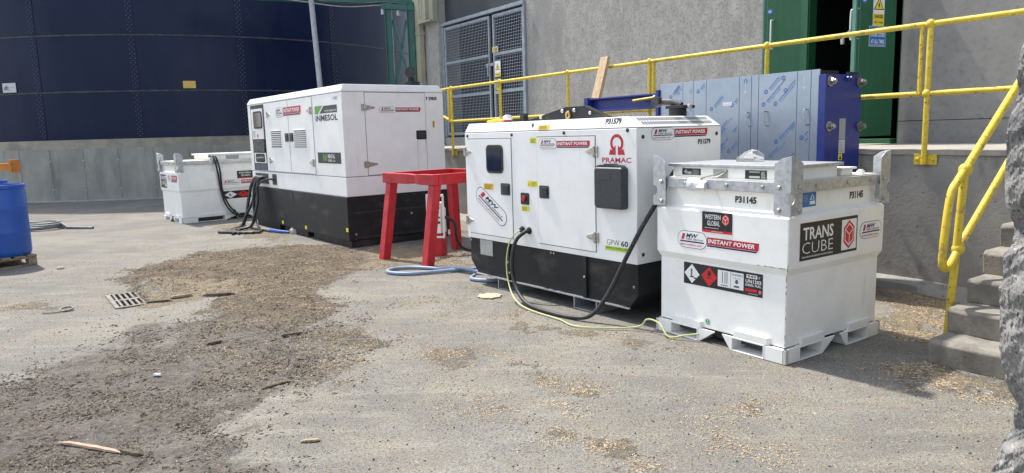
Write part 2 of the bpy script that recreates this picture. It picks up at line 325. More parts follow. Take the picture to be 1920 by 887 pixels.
brown = [(-4.8, 8.6), (-4.63, 9.31), (-4.29, 10.2), (-3.79, 10.5), (-2.41, 10.36), (-1.92, 9.79), (-1.6, 8.98), (-1.75, 8.56), (-1.93, 7.94), (-1.79, 6.87), (-1.49, 6.02), (-1.17, 5.78), (-0.84, 5.32), (-1.02, 5.0), (-0.98, 4.59), (-1.11, 4.4), (-1.33, 4.23), (-1.89, 4.67), (-2.67, 5.5), (-2.99, 6.19), (-3.0, 7.01), (-3.56, 7.08), (-3.65, 6.87), (-4.15, 7.53)]
damp = [(-5.34, 5.0), (-3.5, 4.85), (-3.2, 5.28), (-3.3, 6.0), (-3.0, 6.7), (-2.6, 6.9), (-2.11, 6.91), (-1.39, 6.01), (-1.09, 5.34), (-1.0, 4.7), (-1.2, 4.22), (-1.38, 3.97), (-1.46, 3.75), (-1.24, 3.13), (-1.3, 2.2), (-1.92, 2.0), (-5, 1.9)]
pale = [(-4.67, 6.37), (-4.36, 6.34), (-4.02, 6.49), (-3.56, 6.25), (-3.35, 5.41), (-3.4, 5.0), (-3.58, 4.85), (-4.38, 5.12)]
CHIPS = [([(-0.25, 4.99), (0.12, 4.61), (0.37, 4.28), (0.39, 4.09), (0.11, 4.35), (-0.23, 4.53), (-0.38, 4.65)], .75), ([(-0.11, 6.24), (0.41, 5.65), (1.0, 5.14), (0.99, 4.88), (0.53, 5.18), (-0.02, 5.53)], .7),
         ([(-5.5, 13.15), (-4.96, 13.58), (-3.65, 11.91), (-3.46, 10.97), (-4.42, 11.56)], .8), ([(-2.07, 9.6), (-1.9, 10.3), (-0.8, 9.6), (-0.56, 9.13), (-0.51, 8.2), (-1.03, 8.45), (-1.69, 8.55)], .9),
         ([(3.55, 6.9), (3.94, 6.42), (3.42, 5.49), (2.94, 4.82), (2.76, 4.97), (2.87, 5.55)], 1.0), ([(2.46, 4.4), (2.68, 4.49), (2.91, 4.07), (2.74, 3.75), (2.67, 4.0), (2.43, 4.11)], .95),
         ([(-0.75, 5.31), (-0.26, 5.13), (-0.02, 4.91), (-0.24, 4.64), (-0.56, 4.67)], .6), ([(0.89, 4.05), (1.35, 3.85), (1.33, 3.63), (0.96, 3.73)], .45),
         ([(-5.14, 7.04), (-4.62, 6.98), (-4.42, 6.74), (-4.9, 6.69)], .7), ([(0.22, 3.56), (0.43, 3.48), (0.39, 3.36), (0.21, 3.43)], .7), ([(0.96, 3.62), (1.21, 3.43), (1.17, 3.31), (0.96, 3.42)], .4),
         ([(0.5, 3.4), (0.62, 3.3), (0.6, 3.05), (0.35, 3.05), (0.38, 3.25)], .9), ([(-4.15, 7.75), (-3.75, 8.0), (-3.0, 7.8), (-3.0, 6.95), (-3.5, 6.58), (-3.74, 6.85), (-3.88, 7.25)], 1.0), ([(-0.5, 4.2), (0.3, 3.9), (0.2, 3.6), (-0.4, 3.8)], .35), ([(-0.7, 6.0), (-0.2, 6.6), (0.0, 7.2), (-0.5, 7.4), (-1.0, 6.6)], .35)]
def smooth(a, b, v): t = np.clip((v - a) / (b - a), 0, 1); return t * t * (3 - 2 * t)
def masks(x, y):
    n1 = fbm(x, y, 2.2, 5, 3) - .5; n2 = fbm(x, y, 7.0, 4, 11) - .5
    n3 = fbm(x * .8 + y * .5, y * .9 - x * .4, 1.0, 4, 17) - .5; b = smooth(-.30, .34, sdist(x, y, brown) + n1 * .8 + n2 * .5 + n3 * .5)
    d = smooth(-.45, .55, sdist(x, y, damp) + n1 * 1.2 + n2 * .6 + n3 * .9)
    p = smooth(-.2, .25, sdist(x, y, pale) + n1 * .5)
    c = np.zeros_like(x)
    for poly, w in CHIPS: c = np.maximum(c, w * smooth(-.20, .22, sdist(x, y, poly) + n1 * .5 + n2 * .5))
    return b, d, p, c
def steps(lo, hi, st, far):
    core = list(np.arange(lo, hi + 1e-6, st)); a = []; s = st; v = lo
    while v > -far: s *= 1.35; v -= s; a.append(v)
    z = []; s = st; v = core[-1]
    while v < far: s *= 1.35; v += s; z.append(v)
    return np.array(a[::-1] + core + z)
gx = steps(-8.5, 4.6, .055, 600); gy = steps(1.6, 13.2, .055, 600)
GX, GY = np.meshgrid(gx, gy); fxx, fyy = GX.ravel(), GY.ravel()
mb_, md_, mp_, mc_ = masks(fxx, fyy)
near = smooth(9.5, 7.5, np.abs(fxx + 2)) * smooth(15, 12, fyy)
gz = near * ((fbm(fxx, fyy, 1.1, 4, 5) - .5) * .012 + mb_ * (fbm(fxx, fyy, 6, 4, 8) - .42) * .035 + md_ * (1 - mp_) * (fbm(fxx, fyy, 9, 3, 9) - .45) * .022 + mc_ * (fbm(fxx, fyy, 8, 3, 2) - .3) * .012)
gz += .065 * np.exp(-(((fxx + 3.66) / .24) ** 2 + ((fyy - 7.50) / .20) ** 2)) * (.6 + .8 * fbm(fxx, fyy, 8, 3, 21))       # heap by the drain
gz += .05 * np.exp(-(((fxx + .62) / .22) ** 2 + ((fyy - 8.75) / .2) ** 2))
for tr in ([(-3.55, 9.63), (-2.33, 6.93), (-1.76, 5.41), (-1.45, 4.63)], [(-3.17, 9.56), (-2.0, 6.89), (-1.42, 5.38)]):    # wheel ruts in the litter
    for (a, b2) in zip(tr[:-1], tr[1:]):
        e = np.array(b2) - np.array(a); t = np.clip(((fxx - a[0]) * e[0] + (fyy - a[1]) * e[1]) / (e @ e), 0, 1)
        dd = np.hypot(fxx - a[0] - t * e[0], fyy - a[1] - t * e[1]); gz -= mb_ * .020 * np.exp(-(dd / .07) ** 2) * (.6 + .4 * np.sign(np.sin(t * 60 * np.hypot(*e))))
_lx = (fxx + 4.189) * .813 + (fyy - 7.307) * .582; _ly = -(fxx + 4.189) * .582 + (fyy - 7.307) * .813
gz += .07 * smooth(.19, .27, _lx) * smooth(.80, .45, _lx) * smooth(-.80, -.5, _ly) * smooth(.30, .0, _ly) * (.5 + fbm(fxx, fyy, 9, 3, 22))   # chips drifted over the far half of the drain
gz = np.where((_lx > -.06) & (_lx < .21) & (_ly > -.76) & (_ly < .04), np.minimum(gz, -.01), gz)
gz = np.where((_lx > .02) & (_lx < .215) & (_ly > -.70) & (_ly < -.02), -.16, gz)
nx, ny = len(gx), len(gy)
me = bpy.data.meshes.new('ground')
fi = (np.arange(ny - 1)[:, None] * nx + np.arange(nx - 1)[None, :]).ravel()
quads = np.stack([fi, fi + 1, fi + 1 + nx, fi + nx], 1)
me.from_pydata(np.stack([fxx, fyy, gz], 1).tolist(), [], quads.tolist())
for nm, arr in (('chips', np.maximum(mb_ * (1 - .65 * md_ * (1 - smooth(5.2, 7.0, fyy))), mc_)), ('damp', md_ * (1 - .85 * mp_)), ('loose', mc_)):
    at = me.attributes.new(nm, 'FLOAT', 'POINT'); at.data.foreach_set('value', arr.astype(np.float32))
me.polygons.foreach_set('use_smooth', [True] * len(me.polygons))
ground = bpy.data.objects.new('ground', me); C.objects.link(ground); ground['kind'] = 'structure'
def ground_mat():
    m = bpy.data.materials.new('yard_surface'); m.use_nodes = True; n = m.node_tree.nodes; l = m.node_tree.links; b = n['Principled BSDF']
    geo = n.new('ShaderNodeNewGeometry')
    def nz(s, d=7, rough=.62, vec=None, st=None):
        x = n.new('ShaderNodeTexNoise'); x.inputs['Scale'].default_value = s; x.inputs['Detail'].default_value = d; x.inputs['Roughness'].default_value = rough
        src = geo.outputs['Position']
        if st:
            mp = n.new('ShaderNodeMapping'); mp.inputs['Scale'].default_value = st; mp.inputs['Rotation'].default_value = (0, 0, .9); l.new(src, mp.inputs[0]); src = mp.outputs[0]
        l.new(src, x.inputs['Vector']); return x.outputs[0]
    def rg(v, a, c, o0=0., o1=1.):
        x = n.new('ShaderNodeMapRange'); x.interpolation_type = 'SMOOTHSTEP'
        for k, q in zip(('From Min', 'From Max', 'To Min', 'To Max'), (a, c, o0, o1)): x.inputs[k].default_value = q
        l.new(v, x.inputs['Value']); return x.outputs[0]
    def mx(f, a, c):
        x = n.new('ShaderNodeMix'); x.data_type = 'RGBA'; l.new(f, x.inputs[0])
        for k, v in ((6, a), (7, c)):
            if isinstance(v, tuple): x.inputs[k].default_value = (*v, 1)
            else: l.new(v, x.inputs[k])
        return x.outputs[2]
    def mt(op, a, c):
        x = n.new('ShaderNodeMath'); x.operation = op
        for k, v in ((0, a), (1, c)):
            if isinstance(v, (int, float)): x.inputs[k].default_value = v
            else: l.new(v, x.inputs[k])
        return x.outputs[0]
    def attr(a): x = n.new('ShaderNodeAttribute'); x.attribute_name = a; return x.outputs['Fac']
    chips, dampm, loose = attr('chips'), attr('damp'), attr('loose')
    big = nz(.55, 5); mid = nz(3.2, 7); fine = nz(70, 4); grit = nz(240, 3); streak = nz(1.2, 6, .6, None, (1, 5, 1))
    col = mx(rg(big, .40, .60), (0.150, 0.148, 0.134), (0.216, 0.211, 0.186))
    col = mx(rg(mid, .46, .62, 0, .8), col, (0.122, 0.119, 0.113))
    col = mx(rg(streak, .50, .66, 0, .6), col, (0.270, 0.262, 0.228))
    col = mx(rg(nz(17, 8, .75), .50, .62, 0, .45), col, (0.105, 0.102, 0.097))
    col = mx(rg(fine, .50, .60, 0, .75), col, (0.080, 0.077, 0.073)); col = mx(rg(grit, .52, .62, 0, .8), col, (0.31, 0.292, 0.262))
    # thin sprinkling of chip dust over the whole yard
    dust = mt('MULTIPLY', rg(nz(1.6, 9, .78), .45, .60), rg(nz(75, 6, .8), .49, .54)); col = mx(mt('MULTIPLY', dust, .62), col, (0.345, 0.292, 0.215))
    # damp trodden litter
    dn = nz(4.2, 9, .72); df = rg(mt('ADD', mt('MULTIPLY', dampm, .50), dn), .72, 1.10)
    dcol = mx(rg(nz(20, 8, .75), .43, .57), (0.098, 0.086, 0.074), (0.215, 0.190, 0.162)); dcol = mx(rg(nz(7, 8, .7), .50, .64, 0, .75), dcol, (0.235, 0.216, 0.190)); dcol = mx(rg(nz(85, 5, .7), .54, .62, 0, .85), dcol, (0.036, 0.032, 0.028)); dcol = mx(rg(nz(130, 4, .7), .56, .63, 0, .7), dcol, (0.30, 0.25, 0.185))
    col = mx(mt('MULTIPLY', df, .92), col, dcol)
    # chips and shavings
    cn = nz(8, 9, .75); cf = rg(mt('ADD', mt('MULTIPLY', chips, .62), cn), .76, 1.02)
    cf = mt('MULTIPLY', cf, rg(nz(60, 4, .75), .40, .54, .35, 1.0))
    ccol = mx(rg(nz(110, 4, .75), .43, .57), (0.140, 0.106, 0.072), (0.40, 0.315, 0.21)); ccol = mx(rg(nz(3.3, 8, .7), .44, .60, 0, .7), ccol, (0.185, 0.146, 0.105))
    ccol2 = mx(rg(nz(140, 4, .75), .42, .56), (0.30, 0.235, 0.155), (0.62, 0.52, 0.375))
    ccol = mx(rg(loose, .15, .6), ccol, ccol2)
    col = mx(cf, col, ccol)
    l.new(col, b.inputs['Base Color']); b.inputs['Roughness'].default_value = .92; b.inputs['Specular IOR Level'].default_value = .25
    litter = mt('MAXIMUM', mt('MULTIPLY', df, .8), cf)
    h = mt('ADD', mt('MULTIPLY', fine, .5), mt('MULTIPLY', nz(33, 8, .75), mt('ADD', mt('MULTIPLY', litter, 4.0), .35)))
    bp = n.new('ShaderNodeBump'); bp.inputs['Strength'].default_value = .9; bp.inputs['Distance'].default_value = .016; l.new(h, bp.inputs['Height']); l.new(bp.outputs[0], b.inputs['Normal'])
    return m
me.materials.append(ground_mat())

# ---- the building behind the dock
bld = thing('building', 'grey rendered plant building with open green doors behind the yellow railing', 'building', DF, (0, 1.85, 0))
w = MB().box(-9.08, -2.93, 1.85, 2.1, 1.30, 7.4); w.build('wall', CONC_L, bld)
w = MB().box(-1.66, 7.0, 1.855, 2.1, 1.30, 1.56).box(-1.66, 7.0, 1.855, 2.1, 1.568, 7.4).box(-1.66, 7, 1.88, 2.1, 1.55, 1.575, 1); w.build('wall', [CONC_R, GAP], bld)
MB().box(-2.93, -1.66, 1.86, 2.1, 3.75, 7.4).build('lintel', CONC_L, bld)
MB().box(-13.32, -12.43, 1.72, 2.3, 0, 7.4).build('pilaster', CONC_L, bld, bevel=.01)
MB().box(-12.43, -9.08, 1.93, 2.05, 4.14, 7.4).build('cladding', CLAD, bld)
MB().box(-12.43, -9.08, 1.80, 2.1, 1.295, 1.49).build('upstand', LEDGE, bld, bevel=.01)
MB().box(-13.32, 7, 1.8, 9, 7.4, 7.6).build('roof', CLAD, bld)
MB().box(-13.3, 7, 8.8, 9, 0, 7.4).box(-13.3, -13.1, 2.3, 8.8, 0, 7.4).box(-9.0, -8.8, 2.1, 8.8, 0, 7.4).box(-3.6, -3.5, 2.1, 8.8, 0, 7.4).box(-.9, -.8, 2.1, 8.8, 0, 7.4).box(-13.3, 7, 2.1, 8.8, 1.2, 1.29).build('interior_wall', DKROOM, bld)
fr_ = MB().box(-2.95, -2.85, 1.80, 2.0, 1.31, 3.75).box(-1.68, -1.64, 1.87, 2.0, 1.31, 3.75).box(-2.85, -1.73, 1.82, 2.0, 3.66, 3.75).box(-2.85, -1.73, 1.83, 2.05, 1.30, 1.36)
fr_.build('door_frame', GREEN, bld, bevel=.004)
def leaf(hx, th, label=None):
    t = R(th); o = Vector((hx, 1.83, 0)); dx = Vector((-math.cos(t), -math.sin(t), 0)); n_ = Vector((math.sin(t), -math.cos(t), 0))
    f = Face(o, dx, (0, 0, 1), n_)
    mb = MB().frect(f, 0.01, .62, 1.40, 3.62, -.045, 0); mb.frect(f, .62, .645, 1.40, 3.62, -.047, .004, 1); mb.frect(f, .575, .583, 1.42, 3.6, 0, .004, 1)
    o = mb.build('door_leaf', [GREEN, GREENL], bld, bevel=.003)
    return o, f
lf, fl = leaf(-2.83, 10); rf, fr2 = leaf(-1.72, 78)
def dhandle(f, par, u, v0, v1, s=1):
    MB().tube(spline([f(u, v0, 0), f(u, v0 + .005, .05 * s), f(u, v0 + .04, .065 * s), f(u, v1 - .04, .065 * s), f(u, v1 - .005, .05 * s), f(u, v1, 0)], 4), .011, 8).build('handle', pm('white_handle', (.75, .76, .74), rough=.35) if s > 0 else bpy.data.materials['white_handle'], par, smooth=True)
dhandle(fl, lf, .50, 2.57, 2.94)
dhandle(fr2, rf, .60, 2.50, 2.84, -1.6)
MB().bar(fr2(.60, 2.62, -.10), fr2(.66, 2.52, -.16), .02, .02).bar(fr2(.66, 2.52, -.16), fr2(.655, 2.46, -.16), .03, .03).build('latch', GALV, rf)
# ---- signs on the doors
def sign_thing(label, face, fr, draw, bx, name='warning_sign'):
    b = face(bx[0], bx[1]); mb = Decal(face, .008); draw(mb)
    mb.mb.frect(face, bx[0], bx[2], bx[1], bx[3], .002, .0075, mb.mi('lg'))
    o = mb.build(name, None, fr=fr, base=b); return tag(o, label, 'sign')
def tri(d, cx, cy, r, l=1):
    P = lambda q: [(cx + q * math.cos(R(a)), cy + q * math.sin(R(a))) for a in (90, 210, 330)]
    d.poly(P(r), 'k', l).poly(P(r * .80), 'y', l + 1)
    d.poly([(cx + .12 * r, cy + .5 * r), (cx - .2 * r, cy + .02 * r), (cx - .02 * r, cy + .02 * r), (cx - .1 * r, cy - .4 * r), (cx + .2 * r, cy + .14 * r), (cx + .03 * r, cy + .14 * r)], 'k', l + 2)
def s_danger(d):
    d.rect(.22, .385, 2.655, 3.12, 'w', 0); tri(d, .302, 2.875, .092); d.rect(.22, .385, 2.655, 2.785, 'y', 1)
    d.text('DANGER', .235, .37, 2.735, 2.775, 'k', 2, .03); d.text('High voltage', .235, .37, 2.675, 2.705, 'k', 2)
MIR = Face(fr2(.60, 0, 0), -fr2.U, (0, 0, 1), fr2.N)      # reads left to right from the free edge to the hinge
sign_thing('white and yellow DANGER High voltage sign on the right green door', MIR, DF, s_danger, (.215, 2.65, .39, 3.125))
def s_blue(d):
    d.rect(.175, .425, 2.425, 2.645, 'bl', 0); d.rect(.185, .415, 2.435, 2.44, 'w', 1)
    for t, a, b, c, e in (('KEEP', .26, .34, 2.60, 2.63), ('DOORS CLOSED', .19, .41, 2.53, 2.575), ('AT ALL TIMES', .195, .405, 2.455, 2.50)): d.text(t, a, b, c, e, 'w', 2, .02)
sign_thing('blue KEEP DOORS CLOSED AT ALL TIMES sign on the right green door', MIR, DF, s_blue, (.17, 2.42, .43, 2.65), 'notice_sign')
def s_round(u, v, r):
    def dr(d): d.poly(circ(u, v, r, 20), 'bl', 0).rect(u - r * .6, u + r * .6, v + r * .1, v + r * .3, 'w', 1).rect(u - r * .5, u + r * .5, v - r * .3, v - r * .1, 'w', 1)
    return dr
def disc_thing(label, face, u, v, r):
    d = Decal(face, .004); s_round(u, v, r)(d); d.mb.prism(face, circ(u, v, r * 1.02, 20), .001, .0038, d.mi('bl')); return tag(d.build('door_disc', None, fr=DF, base=face(u, v)), label, 'sign')
disc_thing('small round blue sign near the free edge of the left green door', fl, .545, 3.06, .038)
disc_thing('small round blue sign beside the danger sign on the right green door', fr2, .52, 2.93, .038)

# ---- loading dock
dock = thing('loading_dock', 'grey concrete loading dock platform below the yellow railing', 'loading dock', DF, (0, 0, 0))
MB().box(-12.5, 9, 0, 1.86, 0, 1.255).build('dock_wall', CONC_D, dock)
nb = []
for k in range(140):
    x = -12.5 + 21.5 * k / 139; j = random.uniform(-.014, .006); nb.append((x, j))
mbk = MB(); mbk.loops([[(x, -.012 + j, 1.257 + j * .4), (x, 1.858, 1.257), (x, 1.858, 1.305), (x, -.012 + j * 1.5, 1.303 + j * .5)] for x, j in nb]); mbk.build('dock_edge', LEDGE, dock)
# rough fillet at the foot of the dock
MB().loops([[(x, -.001, 0), (x, -.001, .10 + j), (x, -.07 - abs(j) * 3, .055 + j), (x, -.16 + j * 5, 0)] for x, j in [(-12.4 + .25 * k, random.uniform(-.012, .012)) for k in range(52)]]).build('kerb_fillet', CONC_D, dock, smooth=True)

# ---- wide mesh gate
gate = thing('mesh_gate', 'galvanised double wire mesh gate in the building left of the grey wall', 'gate', DF, (-10.7, 1.85, 1.49))
MB().box(-12.43, -9.085, 1.78, 1.92, 4.07, 4.14).box(-12.43, -12.35, 1.80, 1.9, 1.5, 4.07).box(-9.13, -9.085, 1.80, 1.9, 1.5, 4.07).build('gate_frame', GATEG, gate, bevel=.004)
for x0, x1 in ((-12.335, -10.385), (-10.265, -9.14)):
    mb = MB().box(x0, x0 + .06, 1.82, 1.87, 1.54, 4.03).box(x1 - .06, x1, 1.82, 1.87, 1.54, 4.03)
    for z in (1.54, 2.40, 3.18, 3.97): mb.box(x0 + .06, x1 - .06, 1.822, 1.868, z, z + .06)
    lo = mb.build('gate_leaf', GATEG, gate, bevel=.003)
    mb = MB(); x = x0 + .06
    while x < x1 - .06: mb.box(x, x + .006, 1.842, 1.848, 1.6, 3.97); x += .062
    z = 1.6
    while z < 3.97: mb.box(x0 + .06, x1 - .06, 1.836, 1.8415, z, z + .006); z += .062
    mb.build('wire_mesh', pm('mesh_wire', (.42, .47, .54), rough=.45, metal=.3), lo)
    for z in (1.9, 3.6):
        hx = x0 if x0 < -11 else x1
        MB().cyl((hx, 1.80, z - .05), (hx, 1.80, z + .05), .018).build('hinge', GATEG, lo)
MB().box(-10.52, -10.2, 1.79, 1.82, 2.98, 3.04).box(-10.44, -10.40, 1.77, 1.80, 2.78, 3.02).box(-10.37, -10.35, 1.78, 1.82, 2.7, 3.3).build('latch', GATEG, gate, bevel=.004)
fg = fy(1.80)
def s_g1(d): d.rect(-10.24, -10.03, 3.25, 3.36, 'tan', 0); tri(d, -10.19, 3.295, .035); lines(d, -10.14, -10.05, 3.265, 3.345, 3, 'k')
sign_thing('small yellow notice on the mesh gate above the warning triangle', fg, DF, s_g1, (-10.245, 3.245, -10.025, 3.365))
def s_g2(d): d.rect(-10.165, -9.955, 2.74, 3.06, 'w', 0); tri(d, -10.06, 2.925, .095); d.rect(-10.165, -9.955, 2.74, 2.82, 'y', 1); d.text('DANGER', -10.14, -9.98, 2.765, 2.80, 'k')
sign_thing('white sign with yellow warning triangle and DANGER on the mesh gate', fg, DF, s_g2, (-10.17, 2.735, -9.95, 3.065))
def s_g3(d): d.rect(-10.175, -9.955, 2.39, 2.69, 'gr', 0); d.poly([(-10.16, 2.45), (-9.97, 2.45), (-10.065, 2.67)], 'k', 1).poly([(-10.13, 2.465), (-10.0, 2.465), (-10.065, 2.625)], 'ly', 2).poly([(-10.09, 2.48), (-10.05, 2.5), (-10.03, 2.58), (-10.07, 2.56)], 'k', 3)
sign_thing('lower black and yellow triangle sign on the mesh gate behind the railing', fg, DF, s_g3, (-10.18, 2.385, -9.95, 2.695))
# teal plant inside the gate
pl = thing('pump_cabinet', 'teal plant cabinet inside the building seen through the mesh gate', 'cabinet', DF, (-10.3, 3.2, 1.29))
MB().box(-11.0, -9.3, 3.0, 3.9, 1.29, 2.7).build('housing', TEAL, pl, bevel=.02); MB().box(-10.9, -10.2, 2.97, 3.0, 1.4, 2.6).box(-10.1, -9.4, 2.97, 3.0, 1.4, 2.6).build('door', TEAL, pl, bevel=.01)
MB().tube(spline([(-11.6, 3.6, 1.29), (-11.6, 3.6, 2.4), (-11.3, 3.6, 2.75), (-10.4, 3.6, 2.9), (-9.5, 3.6, 2.9)], 6), .07, 10).build('pipe', GREENL, pl, smooth=True)

# ---- yellow guard railing on the dock edge
rail = thing('guard_railing', 'yellow tubular guard railing bolted along the dock edge', 'railing', DF, (-4, -.04, 1.18))
ZT, ZM, RY, RR = 2.397, 1.797, -.045, .024
def ball(mb, p, r=.042): mb.loops([[Vector(p) + Vector((r * math.sin(a) * math.cos(b), r * math.sin(a) * math.sin(b), r * math.cos(a))) for b in [2 * math.pi * k / 10 for k in range(10)]] for a in (.15, .7, 1.25, 1.8, 2.35, 3.0)])
MB().tube([(-8.86, RY, ZT), (2.6, RY, ZT)], RR, 10).tube(spline([(-9.9, .33, ZT + .04), (-9.3, .1, ZT + .015), (-8.86, RY, ZT)], 4), RR, 10).build('top_rail', YELP, rail, smooth=True)
MB().tube([(-8.86, RY, ZM), (-3.83, RY, ZM)], RR, 10).tube([(-3.75, RY, ZM), (-.49, RY, ZM)], RR, 10).tube([(-.42, RY, ZM), (1.6, RY, ZM)], RR, 10).tube([(-9.85, .33, ZM + .12), (-8.86, RY, ZM)], RR, 10).build('mid_rail', YELP, rail, smooth=True)
for x in (-8.86, -8.95, -7.24, -5.465, -3.83, -3.76, -2.10, -.43, 2.4):
    mb = MB(); short = x in (-8.95, -3.76)
    mb.tube([(x, RY, (ZM - .02) if short else 1.17), (x, RY, ZT - .02)], RR, 10)
    if not short: ball(mb, (x, RY, ZT)); ball(mb, (x, RY, ZM)); 
    p = mb.build('post', YELP, rail, smooth=True)
    if not short:
        m2 = MB().box(x - .10, x + .10, -.022, -.0135, 1.165, 1.265)
        for q in (-.065, .065): m2.dome((x + q, -.022, 1.215), (0, -1, 0), .02, .018)
        m2.build('base_plate', YELP, p, bevel=.003)
MB().tube([(-.50, RY, ZM), (-.50, RY, ZT)], RR * .8, 8).tube([(-.515, RY, ZM + .02), (-.50, RY, ZM)], RR, 8).build('post', YELP, rail, smooth=True)

# ---- stair with its handrail
st = thing('concrete_steps', 'worn grey concrete steps climbing to the dock beside the broken wall', 'steps', DF, (1.3, -2.03, 0))
for k in range(8):
    y0 = -2.03 + .25 * k; z1 = .163 * (k + 1); x0 = .61 + random.uniform(-.012, .012)
    n = 16; top = []
    rings = []
    for i in range(n + 1):
        x = x0 + (2.3 - x0) * i / n; j = random.uniform(-.006, .006); c_ = .018 + random.uniform(-.006, .012)
        z0 = 0 if k == 0 else .163 * k - .002
        rings.append([(x, y0 + j, z0), (x, y0 + j - .012, z1 - c_), (x, y0 + j + c_ - .012, z1 + j * .3), (x, 0 - .002 * k, z1), (x, 0 - .002 * k, z0)])
    mb = MB().loops(rings); mb.build('step', CONC_S, st, bevel=.012, seg=3)
hr = thing('stair_handrail', 'yellow looped stair handrail standing at the left side of the steps', 'handrail', DF, (.57, -1.62, 0))
X = .575
MB().tube(spline([(X, -1.60, .69), (X, -1.70, .60), (X, -1.78, .585), (X, -1.815, .66), (X, -1.79, .88), (X, -1.745, 1.08), (X, -1.66, 1.16), (X, -1.56, 1.235)], 5) + [Vector((X, -1.53, 1.255)), Vector((X, -.10, 2.38))], .026, 10).build('top_rail', YELP, hr, smooth=True)
MB().tube([(X, -1.60, .70), (X, -.12, 1.88)], .024, 10).build('mid_rail', YELP, hr, smooth=True)
mb = MB().tube([(X - .015, -1.66, 0.0), (X, -1.575, 1.22)], .025, 10); ball(mb, (X, -1.60, .695), .043); ball(mb, (X, -1.565, 1.225), .045); mb.build('post', YELP, hr, smooth=True)
MB().tube([(X, -.12, 1.305), (X, -.10, 2.40)], .025, 10).build('post', YELP, hr, smooth=True)

# ---- broken concrete pillar in the right foreground
# left outline in metres: height and edge x at the rear arris y = 2.62
OUT = [(3.5, 1.79), (1.965, 1.81), (1.855, 1.82), (1.782, 1.812), (1.666, 1.819), (1.576, 1.806), (1.492, 1.806), (1.415, 1.806), (1.322, 1.81), (1.271, 1.818), (1.233, 1.842), (1.151, 1.856), (1.115, 1.854), (1.068, 1.828), (0.98, 1.828), (0.95, 1.815), (0.831, 1.823), (0.709, 1.835), (0.586, 1.868), (0.541, 1.889), (0.498, 1.913), (0.406, 1.916), (0.332, 1.865), (0.269, 1.859), (0.194, 1.832), (0, 1.826)]
def broken():
    zs = np.linspace(0, 2.7, 280); zz = np.array([q[0] for q in OUT][::-1]); xx = np.array([q[1] for q in OUT][::-1])
    xe = np.interp(zs, zz, xx) - .006 + .022 * smooth(1.45, 1.75, zs); bm = bmesh.new(); nu = 84; rows = []
    # strip: front face (from x+0.55 to the edge) then the broken end going back
    for i, z in enumerate(zs):
        row = []
        for k in range(nu + 1):
            t = k / nu
            if t < .55: x = xe[i] + (.55 * (1 - t / .55) if t > .12 else .43 + 1.6 * (1 - t / .12)) + .012; y = 2.44  # unseen run off to the right is added to block light on right-hand faces
            else: q = (t - .55) / .45; x = xe[i] + .012 * (1 - q); y = 2.44 + .18 * q
            a = np.array([x * 1.0 + y]); b = np.array([z + y * .7])
            nn = float(fbm(a, b, 11, 3, 4)[0] - .5); n3 = float(abs(fbm(a * 1.3, b, 38, 4, 6)[0] - .5))
            amp = .12 if t < .38 else min(1.0, .12 + (t - .38) * 5)
            x += -(round(nn * 9) / 9 * .022 + nn * .022 - n3 * .02) * amp; y += -(round(nn * 9) / 9 * .02 + nn * .02 - n3 * .02) * min(amp, .7)
            row.append(bm.verts.new((x, y, z - .02)))
        row.append(bm.verts.new((xe[i] + 2.0, 2.63, z - .02)))
        rows.append(row)
    for i in range(len(rows) - 1):
        for k in range(len(rows[0]) - 1): bm.faces.new((rows[i][k], rows[i][k + 1], rows[i + 1][k + 1], rows[i + 1][k]))
        bm.faces.new((rows[i][-1], rows[i][0], rows[i + 1][0], rows[i + 1][-1]))
    bm.faces.new(rows[-1]); bmesh.ops.recalc_face_normals(bm, faces=bm.faces)
    m = bpy.data.meshes.new('broken_wall'); bm.to_mesh(m); bm.free(); m.materials.append(BROKEN)
    o = bpy.data.objects.new('broken_wall', m); C.objects.link(o); tag(o, 'jagged broken end of a concrete wall with exposed aggregate in the right foreground', 'wall')
broken()

# ---- big bolted tank on its concrete ring
TC = Vector((-12.2576, 29.2206, 0)); TR = 8.87
def arc(r, z, a0, a1, n): return [TC + Vector((r * math.cos(R(a0 + (a1 - a0) * k / n)), r * math.sin(R(a0 + (a1 - a0) * k / n)), z)) for k in range(n + 1)]
tank = thing('storage_tank', 'huge dark blue bolted steel storage tank at the back of the yard', 'tank', WF, TC)
SZ = [1.69, 3.02, 4.55, 6.05, 7.55, 9.0]; VA = [-165.5, -147.9, -130.3, -112.7, -95.06, -77.99, -59.6, -40.5, -23, -5, 13, 31]
N = 120
MB().loops([[(TC.x + TR * math.cos(a), TC.y + TR * math.sin(a), z) for a in [2 * math.pi * k / N for k in range(N)]] for z in (1.68, 9.0)]).build('shell', TANKB, tank, smooth=True)
for z in SZ[1:-1]:
    A, B2, C2, D2 = arc(TR + .001, z - .03, -175, 40, 90), arc(TR + .012, z - .026, -175, 40, 90), arc(TR + .012, z + .012, -175, 40, 90), arc(TR + .001, z + .02, -175, 40, 90)
    MB().loops([[a, b, c, d] for a, b, c, d in zip(A, B2, C2, D2)]).build('horizontal_seam', SEALANT, tank)
for a in VA:
    mb = MB()
    for z0, z1 in zip(SZ[:-1], SZ[1:]):
        w_ = math.degrees(.10 / TR); L = []
        for z in (z0 + .03, z1 - .03): L.append([TC + Vector((rr * math.cos(R(a + s)), rr * math.sin(R(a + s)), z)) for s, rr in ((-w_, TR - .002), (-w_, TR + .009), (w_, TR + .009), (w_, TR - .002))])
        mb.loops(L, 0)
        k = 0; z = z0 + .08
        while z < z1 - .05:
            for s in ((-.06, .06) if k % 2 else (0.0,)):
                an = R(a) + s / TR; nv = Vector((math.cos(an), math.sin(an), 0)); mb.dome(TC + nv * (TR + .008) + Vector((0, 0, z)), nv, .016, .020, 1, 6)
            z += .062; k += 1
    mb.build('vertical_seam', [TANKB, BOLT], tank)
